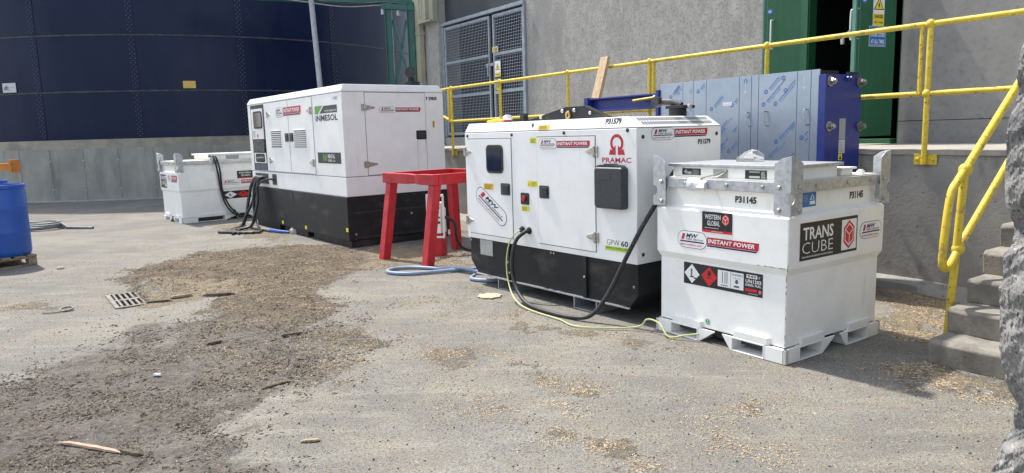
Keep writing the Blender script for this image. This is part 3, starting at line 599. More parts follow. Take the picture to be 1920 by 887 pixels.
base = thing('tank_plinth', 'curved grey concrete plinth wall carrying the dark blue tank', 'wall', WF, TC)
RB = 9.16
def ringwall(r0, r1, z0, z1, n=120): 
    return MB().loops([[(TC.x + r * math.cos(2 * math.pi * k / n), TC.y + r * math.sin(2 * math.pi * k / n), z) for k in range(n)] for r, z in ((r1, z0), (r1, z1), (r0, z1))], 0, False)
ringwall(8.4, RB, -.05, 1.455).build('plinth_wall', CONC_W, base, smooth=True)
ringwall(8.4, RB - .03, 1.455, 1.70).build('plinth_cap', CONC_WTOP, base, smooth=True)
a = -127.5; k = 0
JM = pm('joint_stain', (.19, .187, .175), (.27, .265, .245), rough=.9, scale=3); PM_ = pm('mortar_plug', (.42, .42, .395), rough=.9)
while a < -40:
    L = []
    for z in (.0, 1.45): L.append([TC + Vector((rr * math.cos(R(a) + s_ / RB), rr * math.sin(R(a) + s_ / RB), z)) for s_, rr in ((-.013, RB - .01), (-.009, RB + .004), (.009, RB + .004), (.013, RB - .01))])
    MB().loops(L).build('formwork_joint', JM, base)
    for z in (.32, 1.12):
        an = R(a + .15 * random.uniform(-1, 1)); nv = Vector((math.cos(an), math.sin(an), 0)); MB().dome(TC + nv * (RB + .003) + Vector((0, 0, z + random.uniform(-.03, .03))), nv, .028, .010, 0, 8).build('tie_hole_plug', PM_, base)
    a += 5.75; k += 1
ringwall(RB - .1, RB + .10, -.02, .035).build('footing', pm('pale_footing', (.42, .42, .39), (.3, .3, .28), rough=.9, scale=3), base, smooth=True)
def tank_sign(a, z, wd, h, draw, label):
    an = R(a); nv = Vector((math.cos(an), math.sin(an), 0)); f = Face(TC + nv * (TR + .012) + Vector((0, 0, z)), (-math.sin(an), math.cos(an), 0), (0, 0, 1), nv)
    d = Decal(f, .012); draw(d, wd, h); d.mb.frect(f, -wd, wd, -h, h, 0, .0115, d.mi('lg')); return tag(d.build('tank_sign', None, fr=WF, base=f(0, 0)), label, 'sign')
def ts1(d, w, h):
    d.rect(-w * .98, w * .98, -h * .96, h * .96, 'lg', 0); d.text('dfs', -w * .8, -w * .1, -h * .5, h * .45, 'navy', 1, .02, .2); d.rect(0, w * .8, -h * .05, h * .1, 'gr', 1).rect(-w * .2, w * .3, -h * .6, -h * .5, 'gr', 1)
tank_sign(-100.7, 3.19, .215, .13, ts1, 'white plate with blue lettering on the left of the dark tank')
def ts2(d, w, h):
    d.rect(-w * .98, w * .98, -h * .96, h * .96, 'yo', 0); d.rect(-w * .8, w * .8, -h * .62, h * .62, 'tan', 1); lines(d, -w * .7, w * .7, -h * .5, h * .5, 4, 'yo')
tank_sign(-69.0, 3.18, .165, .10, ts2, 'yellow plate on the dark tank above the rear fuel tank')

# ---- pole, pipe bridge trestle, downpipe, trunking
MB().tube([(-3.74, 15, 0), (-3.84, 15, 2.63), (-3.905, 15, 4.32), (-4.06, 15, 8)], .055, 12).tube([(-3.74, 15, 0), (-3.74, 15, .012)], .14, 12).build('lamp_pole', POLEG, None, smooth=True, base=(-3.74, 15, 0))
tag(bpy.data.objects['lamp_pole'], 'plain grey steel pole rising behind the large rear generator', 'pole')
tr = thing('pipe_trestle', 'teal steel lattice trestle carrying pipes between tank and building', 'trestle', WF, (-2.55, 18, 0))
for x, y in ((-2.84, 18), (-2.31, 18)):
    MB().box(x - .085, x + .085, y - .012, y + .012, 0, 4.75).box(x - .085, x - .07, y - .07, y - .0125, 0, 4.75).box(x + .07, x + .085, y - .07, y - .0125, 0, 4.75).build('leg', TEAL, tr)
for a_, b_ in (((-2.74, 18, 4.35), (-2.40, 18, 2.9)), ((-2.42, 18.04, 4.35), (-2.78, 18.04, 2.55)), ((-2.74, 18, 2.5), (-2.40, 18, 1.0)), ((-2.42, 18.04, 2.5), (-2.76, 18.04, 1.0))): MB().bar(a_, b_, .07, .03, 0, (0, 1, 0)).build('brace', TEAL, tr)
MB().bar((-2.90, 18, 2.47), (-2.25, 18, 2.52), .05, .05).build('crossbeam', TEAL, tr); MB().bar((-3.0, 18, 4.68), (-2.1, 18, 4.60), .12, .12).build('crossbeam', TEAL, tr)
MB().bar((-8.0, 18.2, 5.15), (-2.1, 18.2, 4.76), .10, .12).build('bridge_beam', TEAL, tr); MB().bar((-8.0, 19.0, 5.25), (-2.1, 19.0, 4.86), .10, .12).build('bridge_beam', TEAL, tr)
for k, (y, z, r_, m_) in enumerate(((18.35, 4.98, .06, POLEG), (18.55, 5.0, .08, CLAD), (18.8, 4.97, .05, POLEG), (18.1, 4.80, .018, RUBBER), (18.12, 4.74, .014, POLEG))):
    MB().tube(spline([(-8, y, z + .45), (-5.6, y, z + .22 + .03 * (k % 2)), (-4.0, y, z - .02 if k > 2 else z + .1), (-2.9, y, z - .02), (-2.1, y, z - .16)], 5), r_, 8).build('pipe', m_, tr, smooth=True)
for x, z in ((-2.98, 4.62), (-2.62, 4.58)): MB().cyl((x, 18.05, z), (x, 18.05, z - .13), .05).build('floodlight', GALV, tr)
dp = thing('downpipe', 'beige square downpipe on the left corner of the building', 'pipe', DF, (-13.2, 1.66, 0))
MB().box(-13.34, -13.05, 1.55, 1.68, .3, 7.4).box(-13.37, -13.02, 1.54, 1.69, 3.95, 4.05).box(-13.37, -13.02, 1.54, 1.69, 2.2, 2.28).build('pipe', BEIGE, dp, bevel=.01); MB().box(-13.3, -13.1, 1.68, 1.72, 2.6, 2.66).build('bracket', BEIGE, dp)
ct = thing('cable_trunking', 'beige ribbed cable trunking box high on the building pilaster', 'trunking', DF, (-12.7, 1.72, 4.2))
MB().box(-12.99, -12.62, 1.50, 1.72, 4.22, 7.3).box(-12.62, -12.40, 1.58, 1.72, 4.22, 7.3).build('casing', BEIGE, ct, bevel=.008); MB().box(-12.93, -12.91, 1.485, 1.5, 4.3, 7.3).box(-12.80, -12.78, 1.485, 1.5, 4.3, 7.3).build('rib', BEIGE, ct); MB().box(-13.0, -12.39, 1.49, 1.719, 4.19, 4.2195).build('end_cap', BEIGE, ct)

# ================================================================== GENERATORS
def strap_hinge(parent, face, u0, u1, v, mats, left=True, h=.09):
    """knuckle on one side, pointed strap on the other"""
    w_ = u1 - u0; k0 = u0 if left else u1 - .25 * w_; kk = (k0, k0 + .25 * w_)
    mb = MB().frect(face, kk[0], kk[1], v - h * .5, v + h * .5, .0045, .012)
    a = kk[1] if left else kk[0]; b_ = u1 if left else u0
    mb.prism(face, [(a, v - h * .42), (b_ - (.02 if left else -.02), v - h * .13), (b_, v), (b_ - (.02 if left else -.02), v + h * .13), (a, v + h * .42)], .005, .014)
    m = (kk[0] + kk[1]) / 2 if False else a
    mb.cyl(face(m, v - h * .5, .016), face(m, v + h * .5, .016), .011, 10)
    for q in (.3, .6): mb.dome(face(a + (b_ - a) * q, v, .014), face.N, .008, .005)
    return mb.build('hinge', mats, parent, bevel=.0015)
def door(parent, face, u0, u1, v0, v1, name='door', mat=None, g=.007):
    mb = MB().frect(face, u0 - g, u1 + g, v0 - g, v1 + g, .0003, .0012, 1).frect(face, u0, u1, v0, v1, .0002, .006, 0)
    return mb.build(name, [mat or WHITE, GAP], parent, bevel=.003)
def paddle(parent, face, u0, u1, v0, v1, r=.012, side=1):
    mb = MB().prism(face, rrect(u0, u1, v0, v1, r), .0065, .014)
    h = MB().frect(face, u0 + (u1 - u0) * .36, u1 - (u1 - u0) * .12, v0 + (v1 - v0) * .15, v1 - (v1 - v0) * .15, .014, .022)
    o = mb.build('latch', PLAST, parent, bevel=.003); h.build('paddle', RUBBER, o, bevel=.003); return o
def window(parent, face, u0, u1, v0, v1, r=.05, b=.022):
    mb = MB().prism(face, rrect(u0, u1, v0, v1, r, 7), .0065, .016); o = mb.build('window', RUBBER, parent, bevel=.004)
    MB().prism(face, rrect(u0 + b, u1 - b, v0 + b, v1 - b, r * .7, 7), .0162, .018).build('pane', GLASS, o); return o
def button(parent, pts, face, r=.016, mat=None):
    for u, v in pts: MB().dome(face(u, v, .0003), face.N, r, .008, 0, 10).build('bolt_cap', mat or RUBBER, parent)

# ---- front generator (nearer)
gp = thing('diesel_generator', 'smaller white generator with red round logo and P31579, beside the front fuel tank', 'generator', PF, (-1.18, .53, 0))
L, W_ = 2.356, 1.06; rz0, rz1 = 1.568, 1.655
canopy = MB().box(-L, 0, 0, W_, .489, rz0 - .004).build('canopy', WHITE, gp, bevel=.006)
MB().rects([(-L, 0, 0, W_, rz0), (-L + .04, -.12, .03, W_ - .03, rz1)]).build('roof', WHITE, gp, bevel=.005)
MB().box(-L + .004, -.004, .004, W_ - .004, rz0 - .006, rz0 + .001).build('roof_seam_shade', GAP, gp)  # dark strip painted in for the shadow line of the roof seam
RF = Face((0, -rz0 * .03 / .087, 0), (1, 0, 0), (0, .03 / .087, 1), (0, -.087, .03))
RRF = Face((rz0 * .12 / .087, 0, 0), (0, 1, 0), (-.12 / .087, 0, 1), (.087, 0, .12))
base_m = MB()
base_m.prism(fy(.02), [(-L + .01, .486), (-.01, .486), (-.01, .23), (-.10, .125), (-L + .13, .125), (-L + .01, .25)], -(W_ - .04), 0)
bo = base_m.build('base_tank', BLACKP, gp, bevel=.006)
MB().box(-L + .12, -.09, .002, .02, .112, .125).box(-L + .12, -.09, W_ - .02, W_, .112, .125).build('bottom_flange', GALV, bo)
for x in (-1.683, -.602): MB().box(x - .022, x + .022, -.004, .0195, .127, .484).build('stiffener', BLACKP, bo, bevel=.002)
mb = MB()
for x, z in ((-1.683, .30), (-1.66, .20), (-.602, .31), (-1.06, .465), (-1.02, .465), (-2.33, .46), (-.05, .30)): mb.dome((x, -.003 if abs(x + .6) < .1 or abs(x + 1.68) < .1 else .0195, z), (0, -1, 0), .012, .008)
mb.build('bolt', ZINC, bo)
MB().frect(fy(.02), -2.168, -1.955, .325, .482, .001, .004).build('rating_plate', pm('plate_grey', (.42, .42, .40), (.36, .36, .34), rough=.5, scale=9), bo)
for x in (-1.90, -.78):
    mb = MB()
    mb.box(x, x + .012, .03, W_ - .03, .0, .111).box(x + .28, x + .292, .03, W_ - .03, .0, .111).box(x + .0125, x + .2795, .03, W_ - .03, .0, .010).box(x - .05, x + .342, .03, W_ - .03, .111, .1245)
    mb.build('skid_channel', GALV, gp)
d1 = door(gp, FRONT, -2.305, -1.585, .545, 1.50); window(d1, FRONT, -1.976, -1.704, 1.167, 1.443); paddle(d1, FRONT, -1.75, -1.608, .96, 1.075)
d2 = door(gp, FRONT, -1.197, -.457, .545, 1.507); paddle(d2, FRONT, -1.17, -1.04, .96, 1.076)
for v in (1.373, .671): strap_hinge(d1, FRONT, -2.372, -2.228, v, ZINC, True)
for v in (1.381, .667): strap_hinge(d2, FRONT, -.566, -.422, v, ZINC, False)
button(gp, [(-2.306, 1.533), (-1.57, 1.534), (-.836, 1.54), (-.095, 1.547)], FRONT); button(gp, [(.069, 1.494), (.997, 1.50), (.07, .564)], RIGHT)
es = MB().prism(FRONT, rrect(-1.448, -1.33, .887, .997, .012), .0005, .010).build('emergency_stop', RUBBER, gp, bevel=.002)
MB().cyl(FRONT(-1.388, .945, .010), FRONT(-1.388, .945, .02), .022, 14).cyl(FRONT(-1.388, .945, .02), FRONT(-1.388, .945, .032), .027, 16).build('stop_button', cm('red'), es, bevel=.004)
d = Decal(FRONT); d.rect(-1.449, -1.33, .825, .872, 'ly'); lines(d, -1.44, -1.34, .83, .868, 4, 'k', 1, .35); d.build('caution_sticker', gp)
d = Decal(FRONT); d.rect(-1.302, -1.2, 1.454, 1.504, 'ly'); lines(d, -1.29, -1.21, 1.46, 1.50, 4, 'k', 1, .4); d.build('caution_sticker', gp)
d = Decal(FRONT); d.rect(-1.348, -1.198, 1.057, 1.112, 'ly'); tri(d, -1.325, 1.078, .02); lines(d, -1.295, -1.21, 1.063, 1.107, 4, 'k', 1, .35); d.build('caution_sticker', gp)
d = Decal(FRONT, .007); d.rect(-2.038, -1.878, 1.002, 1.063, 'yo'); lines(d, -2.025, -1.89, 1.008, 1.058, 4, 'k', 1, .35); d.build('caution_sticker', d1)
d = Decal(RF); d.rect(-1.187, -1.032, 1.566 + .006, 1.613, 'yo'); lines(d, -1.175, -1.045, 1.578, 1.61, 3, 'k', 1, .4); d.build('caution_sticker', gp)
MB().prism(RF, rrect(-1.285, -1.262, 1.60, 1.632, .008), .0005, .004).build('latch_slot', RUBBER, gp)
mw_pair(d2, FRONT, (-1.17, -.923, 1.402, 1.494), (-.923, -.51, 1.413, 1.472), .0075)
mw_pair(gp, RIGHT, (.163, .445, 1.463, 1.563), (.445, .873, 1.483, 1.549))
d = Decal(FRONT, .0075); mw_oval(d, -1.926, .838, .56, .165, R(-31)); d.build('hire_sticker', d1)
for p in (-1.438, -1.337):
    MB().cyl(FRONT(p, .645, 0), FRONT(p, .645, .012), .034, 16).cyl(FRONT(p, .645, .012), FRONT(p, .645, .03), .024, 12).build('cable_gland', RUBBER, gp, bevel=.003)
# maker's emblem: red open ring standing on two feet
d = Decal(FRONT); cx, cy = -.2115, 1.448
d.ring(cx, cy, .047, .072, 'red', 0, -48, 228, 30)
d.poly([(cx - .012, 1.356), (cx - .088, 1.356), (cx - .072, 1.402), (cx - .048, 1.394), (cx - .031, 1.413), (cx - .012, 1.435)], 'red', 0)
d.poly([(cx + .012, 1.356), (cx + .088, 1.356), (cx + .072, 1.402), (cx + .048, 1.394), (cx + .031, 1.413), (cx + .012, 1.435)], 'red', 0)
d.text('PRAMAC', -.375, -.057, 1.293, 1.335, 'red', 0, .02); d.build('maker_emblem', gp)
mbx = MB().loops([[FRONT(u, v, dd) for u, v in rrect(-.41 + q, -.09 - q, .925 + q, 1.262 - q, .025)] for q, dd in ((0, .001), (0, .055), (.012, .072))]).build('document_box', PLAST, gp, bevel=.004)
MB().prism(FRONT, [(-.395, 1.262), (-.105, 1.262), (-.13, 1.276), (-.19, 1.278), (-.205, 1.287), (-.295, 1.287), (-.31, 1.278), (-.37, 1.276)], .005, .06).frect(FRONT, -.355, -.215, 1.16, 1.215, .0715, .0735).build('box_lid', PLAST, mbx, bevel=.003)
d = Decal(FRONT); d.text('GPW', -.331, -.19, .620, .666, 'k', 0, -.012); d.text('60', -.172, -.093, .620, .667, 'k', 0, .02); d.rect(-.35, -.074, .575, .612, 'lime', 0); d.text('www.pramac.com', -.34, -.085, .580, .606, 'dg', 1, .01, .2); d.build('model_lettering', gp)
d = Decal(RF); d.text('P31579', -.348, -.175, 1.598, 1.646, 'k', 0, .045); d.build('fleet_number', gp)
d = Decal(RIGHT); d.text('P31579', .746, .916, 1.415, 1.459, 'k', 0, .045); d.build('fleet_number', gp)
mb = MB(); mr = MB()
for k in range(27):
    for v in (1.600, 1.632):
        u = .11 + k * .0325 - (v - 1.6) * .2
        (mr if k in (14, 15, 16) else mb).prism(RRF, [(u, v - .011), (u + .022, v - .011), (u + .022, v + .011), (u, v + .011)], .0004, .0016)
mb.build('vent_grille', pm('vent_hole_pale', (.17, .175, .19), rough=.8), gp); mr.build('vent_grille', RUBBER, gp)
d = Decal(RRF); d.rect(.80, .83, 1.583, 1.595, 'ly'); d.build('caution_sticker', gp)
# lifting frame and exhaust on the roof
fb = fy(.53)
lb = MB().prism(fb, [(-1.98, 1.654), (-1.98, 1.675), (-1.86, 1.69), (-1.36, 1.785), (-1.10, 1.785), (-.80, 1.675), (-.80, 1.654)], -.03, .03).build('lifting_bracket', BLACKP, gp, bevel=.004)
MB().frect(fb, -1.99, -1.93, 1.655, 1.745, .031, .09).build('stop_block', RUBBER, lb)
mb = MB()
for u, v, r_ in ((-1.72, 1.70, .022), (-1.40, 1.748, .02), (-1.235, 1.748, .02), (-1.02, 1.715, .018)): mb.dome(fb(u, v, .03), fb.N, r_, .02, 0, 10)
mb.build('bolt', ZINC, lb); MB().tube([fb(-1.315 + .022 * math.cos(a), 1.705 + .03 * math.sin(a), .045) for a in [2 * math.pi * k / 14 for k in range(14)]], .012, 8, 0, True).build('shackle', BRASS, lb, smooth=True)
ex = MB().cyl((-.24, .78, 1.654), (-.24, .78, 1.72), .075, 18).box(-.31, -.12, .70, .86, 1.72, 1.745).build('exhaust', BLACKP, gp, bevel=.004)
MB().tube([(-.20, .78, 1.745), (-.30, .77, 1.775), (-.42, .76, 1.785)], .028, 10).prism(fy(.73), circ(-.43, 1.785, .045, 14), -.03, .03).build('rain_cap', RUBBER, ex); MB().dome((-.12, .78, 1.735), (1, -.6, 0), .022, .03).build('bolt', ZINC, ex)

# ---- rear generator (larger)
gi = thing('diesel_generator', 'larger white generator with green and black logo, behind the red stand', 'generator', IF, (-2.06, .81, 0))
L, W_ = 4.118, 1.63; z0, z1, z2 = .728, 2.183, 2.287
MB().box(-L, 0, 0, W_, z0, 1.000).build('canopy', WHITE, gi, bevel=.006); MB().box(-L, 0, 0, W_, 1.007, z1 - .004).build('canopy', WHITE, gi, bevel=.006)
MB().box(-L + .005, -.005, .005, W_ - .005, .99, 1.012).box(-L + .005, -.005, .005, W_ - .005, z1 - .007, z1 + .001).build('panel_joint', GAP, gi)
MB().rects([(-L - .004, .004, -.004, W_ + .004, z1), (-L - .004, .004, -.004, W_ + .004, z1 + .02), (-L + .04, -.04, .045, W_ - .045, z2)]).build('roof', WHITE, gi, bevel=.006)
bt = MB().box(-L - .03, .012, -.012, W_ + .07, .105, z0 - .004).build('base_tank', BLACKP, gi, bevel=.008)
sk = MB().box(-1.39, .0, .03, W_, 0, .10).box(-2.68, -1.64, .03, W_, 0, .10).box(-L, -2.93, .03, W_, 0, .10).box(-1.66, -1.37, .2, W_ - .1, 0, .10).box(-2.95, -2.66, .2, W_ - .1, 0, .10).box(-1.39, .016, -.02, .03, 0, .012).build('skid', BLACKP, gi, bevel=.004)
MB().frect(RIGHT, .09, 1.325, .485, .51, .013, .016).frect(RIGHT, .085, 1.62, .12, .16, .013, .017).build('base_groove', RUBBER, bt)
MB().frect(FRONT, -2.20, -2.09, .58, .68, .013, .016).build('lifting_slot', RUBBER, bt)
mb = MB()
for u, v in ((.65, .30), (.10, .19), (1.0, .42)): mb.dome(RIGHT(u, v, .012), (1, 0, 0), .018, .01)
mb.build('bolt', ZINC, bt)
for u in (-2.68, -1.64, -.075):
    z = .135 if u < -1 else .235
    Decal(FRONT, .0135).rect(u, u + .075, z, z + .055, 'ly').rect(u + .02, u + .055, z + .012, z + .04, 'y', 1).build('fork_marker', bt)
# control bay
cb = MB().frect(FRONT, -3.95, -3.235, 1.02, 2.165, .0005, .003).build('control_bay', RUBBER, gi)
u_ = door(cb, Face((0, -.003, 0), (1, 0, 0), (0, 0, 1), (0, -1, 0)), -3.91, -3.30, 1.572, 2.10, 'control_door', g=.002); window(u_, Face((0, -.003, 0), (1, 0, 0), (0, 0, 1), (0, -1, 0)), -3.79, -3.33, 1.755, 2.057, .05, .03)
d = Decal(FRONT, .010); d.rect(-3.88, -3.74, 1.60, 1.72, 'lg'); lines(d, -3.87, -3.75, 1.61, 1.71, 6, 'gr', 1); d.rect(-3.66, -3.59, 1.60, 1.655, 'hz', 0); d.build('control_label', u_)
MB().frect(FRONT, -3.86, -3.26, 1.35, 1.555, .003, .03).build('recess_mesh', pm('busy_dark', (.02, .02, .022), (.22, .23, .24), rough=.5, scale=28, lo=.5, hi=.72), cb)
l_ = door(cb, Face((0, -.003, 0), (1, 0, 0), (0, 0, 1), (0, -1, 0)), -3.885, -3.26, 1.148, 1.328, 'socket_door', g=.002); window(l_, Face((0, -.003, 0), (1, 0, 0), (0, 0, 1), (0, -1, 0)), -3.80, -3.33, 1.165, 1.313, .04, .02)
MB().frect(FRONT, -3.89, -3.24, 1.03, 1.135, .003, .008).build('lower_flap', pm('bluegrey', (.07, .08, .11), rough=.4), cb)
# double side doors with louvres
for (a_, b_, la, lb_, vv, hu) in ((-3.215, -2.085, -2.935, -2.457, 1.703, (-2.262, -2.10)), (-2.065, -1.065, -1.862, -1.366, 1.696, (-2.045, -1.89))):
    dd = door(gi, FRONT, a_, b_, 1.022, 2.172)
    mb = MB(); md = MB()
    for k in range(9):
        z = vv - .012 - k * .031
        md.frect(FRONT, la, lb_, z - .014, z + .002, .0062, .0075); mb.prism(Face(FRONT(0, z + .002, .006), (1, 0, 0), (0, 0, 1), (0, -1, 0)), [(la, 0), (lb_, 0), (lb_, .010), (la, .010)], 0, .012)
    md.build('louvre_gap', pm('louvre_shadow', (.14, .14, .13), rough=.8), dd); mb.build('louvre', WHITE, dd)
    MB().frect(FRONT, la - .005, lb_ + .005, 1.424, 1.431, .006, .010).build('louvre_sill', GAP, dd)
    paddle(dd, FRONT, hu[0], hu[1], 1.515, 1.652)
    for k, (hv) in enumerate((1.98, 1.20)):
        if a_ < -3: strap_hinge(dd, FRONT, -3.10, -2.90, hv, ZINC, True, .10)
        else: strap_hinge(dd, FRONT, -1.285, -1.065, hv - .01, ZINC, False, .11)
    if a_ < -3: MW1 = dd
d = Decal(FRONT, .0075); mw_oval(d, -2.465, 1.993, .375, .155); d.build('hire_sticker', MW1)
d = Decal(FRONT, .0075); instant(d, -2.275, -1.50, 1.93, 2.065); d.build('hire_sticker', gi)
d = Decal(FRONT); d.rect(-.965, -.165, 1.91, 2.016, 'k', 0); d.poly([(-.965, 1.905), (-.965, 2.022), (-.655, 2.022), (-.84, 1.905)], 'green', 1); d.poly([(-.84, 1.905), (-.655, 2.022), (-.615, 2.022), (-.80, 1.905)], 'w', 2)
d.text('POWER GENERATORS', -.60, -.18, 1.928, 1.955, 'w', 2, .01); d.text('iNMESOL', -.95, -.155, 1.80, 1.888, 'k', 0, .03); d.build('maker_emblem', gi)
d = Decal(FRONT); d.rect(-.953, -.125, 1.19, 1.348, 'k', 0); d.text('RR', -.76, -.60, 1.225, 1.32, 'green', 1, .03); d.text('RENTAL', -.58, -.33, 1.265, 1.32, 'w', 1, .02); d.text('RANGE', -.57, -.44, 1.215, 1.25, 'w', 1, .01); d.text('model', -.42, -.33, 1.215, 1.245, 'w', 1, 0); d.build('range_sticker', gi)
IRF = Face((0, -2.203 * .049 / .084, 0), (1, 0, 0), (0, .049 / .084, 1), (0, -.084, .049))
d = Decal(IRF); d.text('IVR', -.55, -.40, 2.215, 2.262, 'gr', 0, -.01, .2); d.text('545', -.37, -.20, 2.215, 2.262, 'lime', 0, -.012, .2); d.build('model_lettering', gi)
d = Decal(FRONT); d.text('P 29835', -.30, -.128, 2.08, 2.128, 'gr', 0, .01); d.build('fleet_number', gi)
for a_, b_ in ((-3.925, -3.24), (-3.034, -2.826)):
    o = MB().frect(FRONT, a_, b_, .785, .968, .0005, .006).build('cable_entry', pm('entry_plate', (.05, .052, .06), rough=.5), gi)
    if b_ > -3: MB().frect(FRONT, -2.99, -2.88, .90, .95, .006, .012).frect(FRONT, -2.99, -2.88, .82, .86, .006, .012).build('socket', RUBBER, o)
ed = door(gi, RIGHT, .345, 1.312, 1.018, 2.172, 'end_door')
for v, m_ in ((1.963, ZINC), (1.168, RUSTY)): strap_hinge(ed, RIGHT, .285, .502, v, m_, True, .095)
lt = MB().prism(RIGHT, rrect(1.142, 1.316, 1.496, 1.63, .02), .0065, .012).build('latch', RUBBER, ed, bevel=.004); MB().frect(RIGHT, 1.20, 1.29, 1.53, 1.60, .012, .016).build('paddle', PLAST, lt, bevel=.004)
d = Decal(RIGHT, .0075)
for u, a_, b_ in ((1.16, 1.03, 1.49), (1.295, 1.28, 1.49)): d.poly([(u - .006, b_), (u + .006, b_), (u + .002, a_), (u - .002, a_)], 'strk', 0)
d.build('rust_run', ed)
mw_pair(ed, RIGHT, (.558, .822, 1.888, 1.976), (.822, 1.235, 1.902, 1.964), .0075)
d = Decal(RIGHT); d.text('P 29835', 1.336, 1.522, 2.068, 2.12, 'k', 0, .045); d.build('fleet_number', gi)
d = Decal(RIGHT); d.rect(1.433, 1.47, 1.668, 1.768, 'yo', 0); lines(d, 1.438, 1.465, 1.675, 1.76, 4, 'k', 1, .5); d.build('caution_sticker', gi)
mb = MB().cyl((-.35, 1.30, 2.28), (-.35, 1.30, 2.36), .13, 18).cyl((-.35, 1.30, 2.36), (-.35, 1.30, 2.42), .05, 12)
ex = mb.build('exhaust', BLACKP, gi, bevel=.004); fdx = Face((-.33, 1.28, 2.50), (.60, .80, 0), (0, .1, 1), (.79, -.60, .1)); MB().prism(fdx, circ(0, 0, .085, 20), -.008, .008).build('rain_cap', RUBBER, ex)

# ================================================================== FUEL TANKS
def gpoly(face, mb, pts, d0, d1, mi=0): return mb.prism(face, pts, d0, d1, mi)
def fuel_tank(label, fr, wx, wy, cube=True):
    """x from -wx to 0, y from 0 to wy"""
    t = thing('fuel_tank', label, 'fuel tank', fr, (-wx / 2, wy / 2, 0), 'white portable fuel tanks')
    q = .026
    def ring(i, z): return (-wx + i, -i, i, wy - i, z)
    body = MB().rects([ring(q, .102), ring(q, .585), ring(.004, .632), ring(.004, .958), ring(.012, .968), ring(.052, .990), ring(.052, 1.19)]).build('body', CREAMW, t, bevel=.008, seg=3)
    # foot frame with fork pockets
    def side(face, w):
        s = w / 1.15
        mb = MB(); P = [(.147, .416), (.712, .984)]
        mb.frect(face, 0, P[0][0] * s, 0, .098, -.03, 0); mb.frect(face, P[1][1] * s, w, 0, .098, -.03, 0)
        for a_, b_ in P:
            a_, b_ = a_ * s, b_ * s
            mb.frect(face, a_ + .0005, b_ - .0005, .088, .1, -.28, .002).frect(face, a_ + .0005, b_ - .0005, 0, .008, -.28, .002).frect(face, a_ + .0005, a_ + .010, .008, .088, -.28, .002).frect(face, b_ - .010, b_ - .0005, .008, .088, -.28, .002)
            mb.prism(Face(face(0, 0, 0), face.U, face.N * -1, face.V), [(a_ + .02, .0), (b_ + .02, .0), (b_ + .03, .028), (a_ + .03, .028)], .1, .15)
        a_, b_ = P[0][1] * s, P[1][0] * s
        mb.prism(face, [(a_, .1), (a_ + .15 * s, .1), (a_ + .15 * s, .094), (a_ + .01, .0), (a_, .0)], -.012, -.002); mb.prism(face, [(b_, .1), (b_ - .08 * s, .1), (b_ - .08 * s, .094), (b_ - .01, 0), (b_, 0)], -.012, -.002)
        return mb
    f1 = Face((-wx, 0, 0), (1, 0, 0), (0, 0, 1), (0, -1, 0)); f2 = Face((0, 0, 0), (0, 1, 0), (0, 0, 1), (1, 0, 0))
    f3 = Face((0, wy, 0), (-1, 0, 0), (0, 0, 1), (0, 1, 0)); f4 = Face((-wx, wy, 0), (0, -1, 0), (0, 0, 1), (-1, 0, 0))
    for f, w in ((f1, wx), (f2, wy), (f3, wx), (f4, wy)): side(f, w).build('foot_frame', CREAMW, t, bevel=.004)
    MB().box(-wx + .1, -.1, .1, wy - .1, .03, .1).build('underside', CLAD, t)
    # galvanised rail and stacking corners
    ra = MB()
    for f, w in ((f1, wx), (f2, wy), (f3, wx), (f4, wy)):
        ra.frect(f, .07, w - .07, 1.119, 1.190, -.030, -.002)
        for k in (.25, .57, .82): ra.dome(f(w * k, 1.156, -.002), f.N, .014, .012, 1)
    ra.build('top_rail', [GALV, ZINC], t, bevel=.003)
    for (cx, cy, sx, sy) in ((0, 0, -1, 1), (-wx, 0, 1, 1), (0, wy, -1, -1), (-wx, wy, 1, -1)):
        ox, oy = cx - sx * .016, cy - sy * .016
        fa = Face((ox, oy, 0), (sx, 0, 0), (0, 0, 1), (0, -sy, 0)); fb_ = Face((ox, oy, 0), (0, sy, 0), (0, 0, 1), (-sx, 0, 0))
        out = [(.0, .978), (.115, .985), (.125, 1.0), (.125, 1.31), (.07, 1.345), (0.0, 1.360)]
        hole = [(0, 1.05), (.02, 1.053), (.036, 1.068), (.042, 1.09), (.036, 1.112), (.02, 1.127), (0, 1.13)]
        pts = out[:1] + out[1:] + hole[::-1]
        mb = MB().prism(fa, pts, -.006, .0).prism(fb_, [(u + (.0065 if u < .003 else 0), v) for u, v in out + hole[::-1]], -.006, .0)
        mb.add([fa(0, 1.36, -.0005), fa(.07, 1.345, -.0005), fb_(.07, 1.345, -.0005)], [(0, 1, 2)])
        br = mb.build('stacking_corner', GALV, t, bevel=.002)
        m2 = MB()
        for u in (.085,):
            for v in (1.015, 1.16): m2.dome(fa(u, v, 0), fa.N, .016, .014, 0, 6); m2.dome(fb_(u, v, 0), fb_.N, .016, .014, 0, 6)
        m2.build('bolt', ZINC, br)
    MB().box(-wx + .05, -.05, .05, wy - .05, 1.186, 1.194).build('deck', pm('deck_cream', (.66, .62, .48), (.74, .73, .68), rough=.5, scale=6) if cube else bpy.data.materials['deck_cream'], t)
    return t, body
ft, fbody = fuel_tank('front white cube fuel tank with galvanised corners and P31145, nearest the steps', TF, 1.15, 1.15)
lid = MB().box(-1.073, -.09, .10, .668, 1.19, 1.272).build('hatch_box', CREAMW, ft, bevel=.006)
MB().rects([(-1.10, -.062, .075, .70, 1.272), (-1.10, -.062, .075, .70, 1.292)]).build('hatch_lid', GALV, lid, bevel=.003)
MB().box(-.32, -.09, .72, .86, 1.194, 1.235).box(-.34, -.07, .70, .88, 1.235, 1.25).build('filler_cover', CREAMW, ft, bevel=.005)
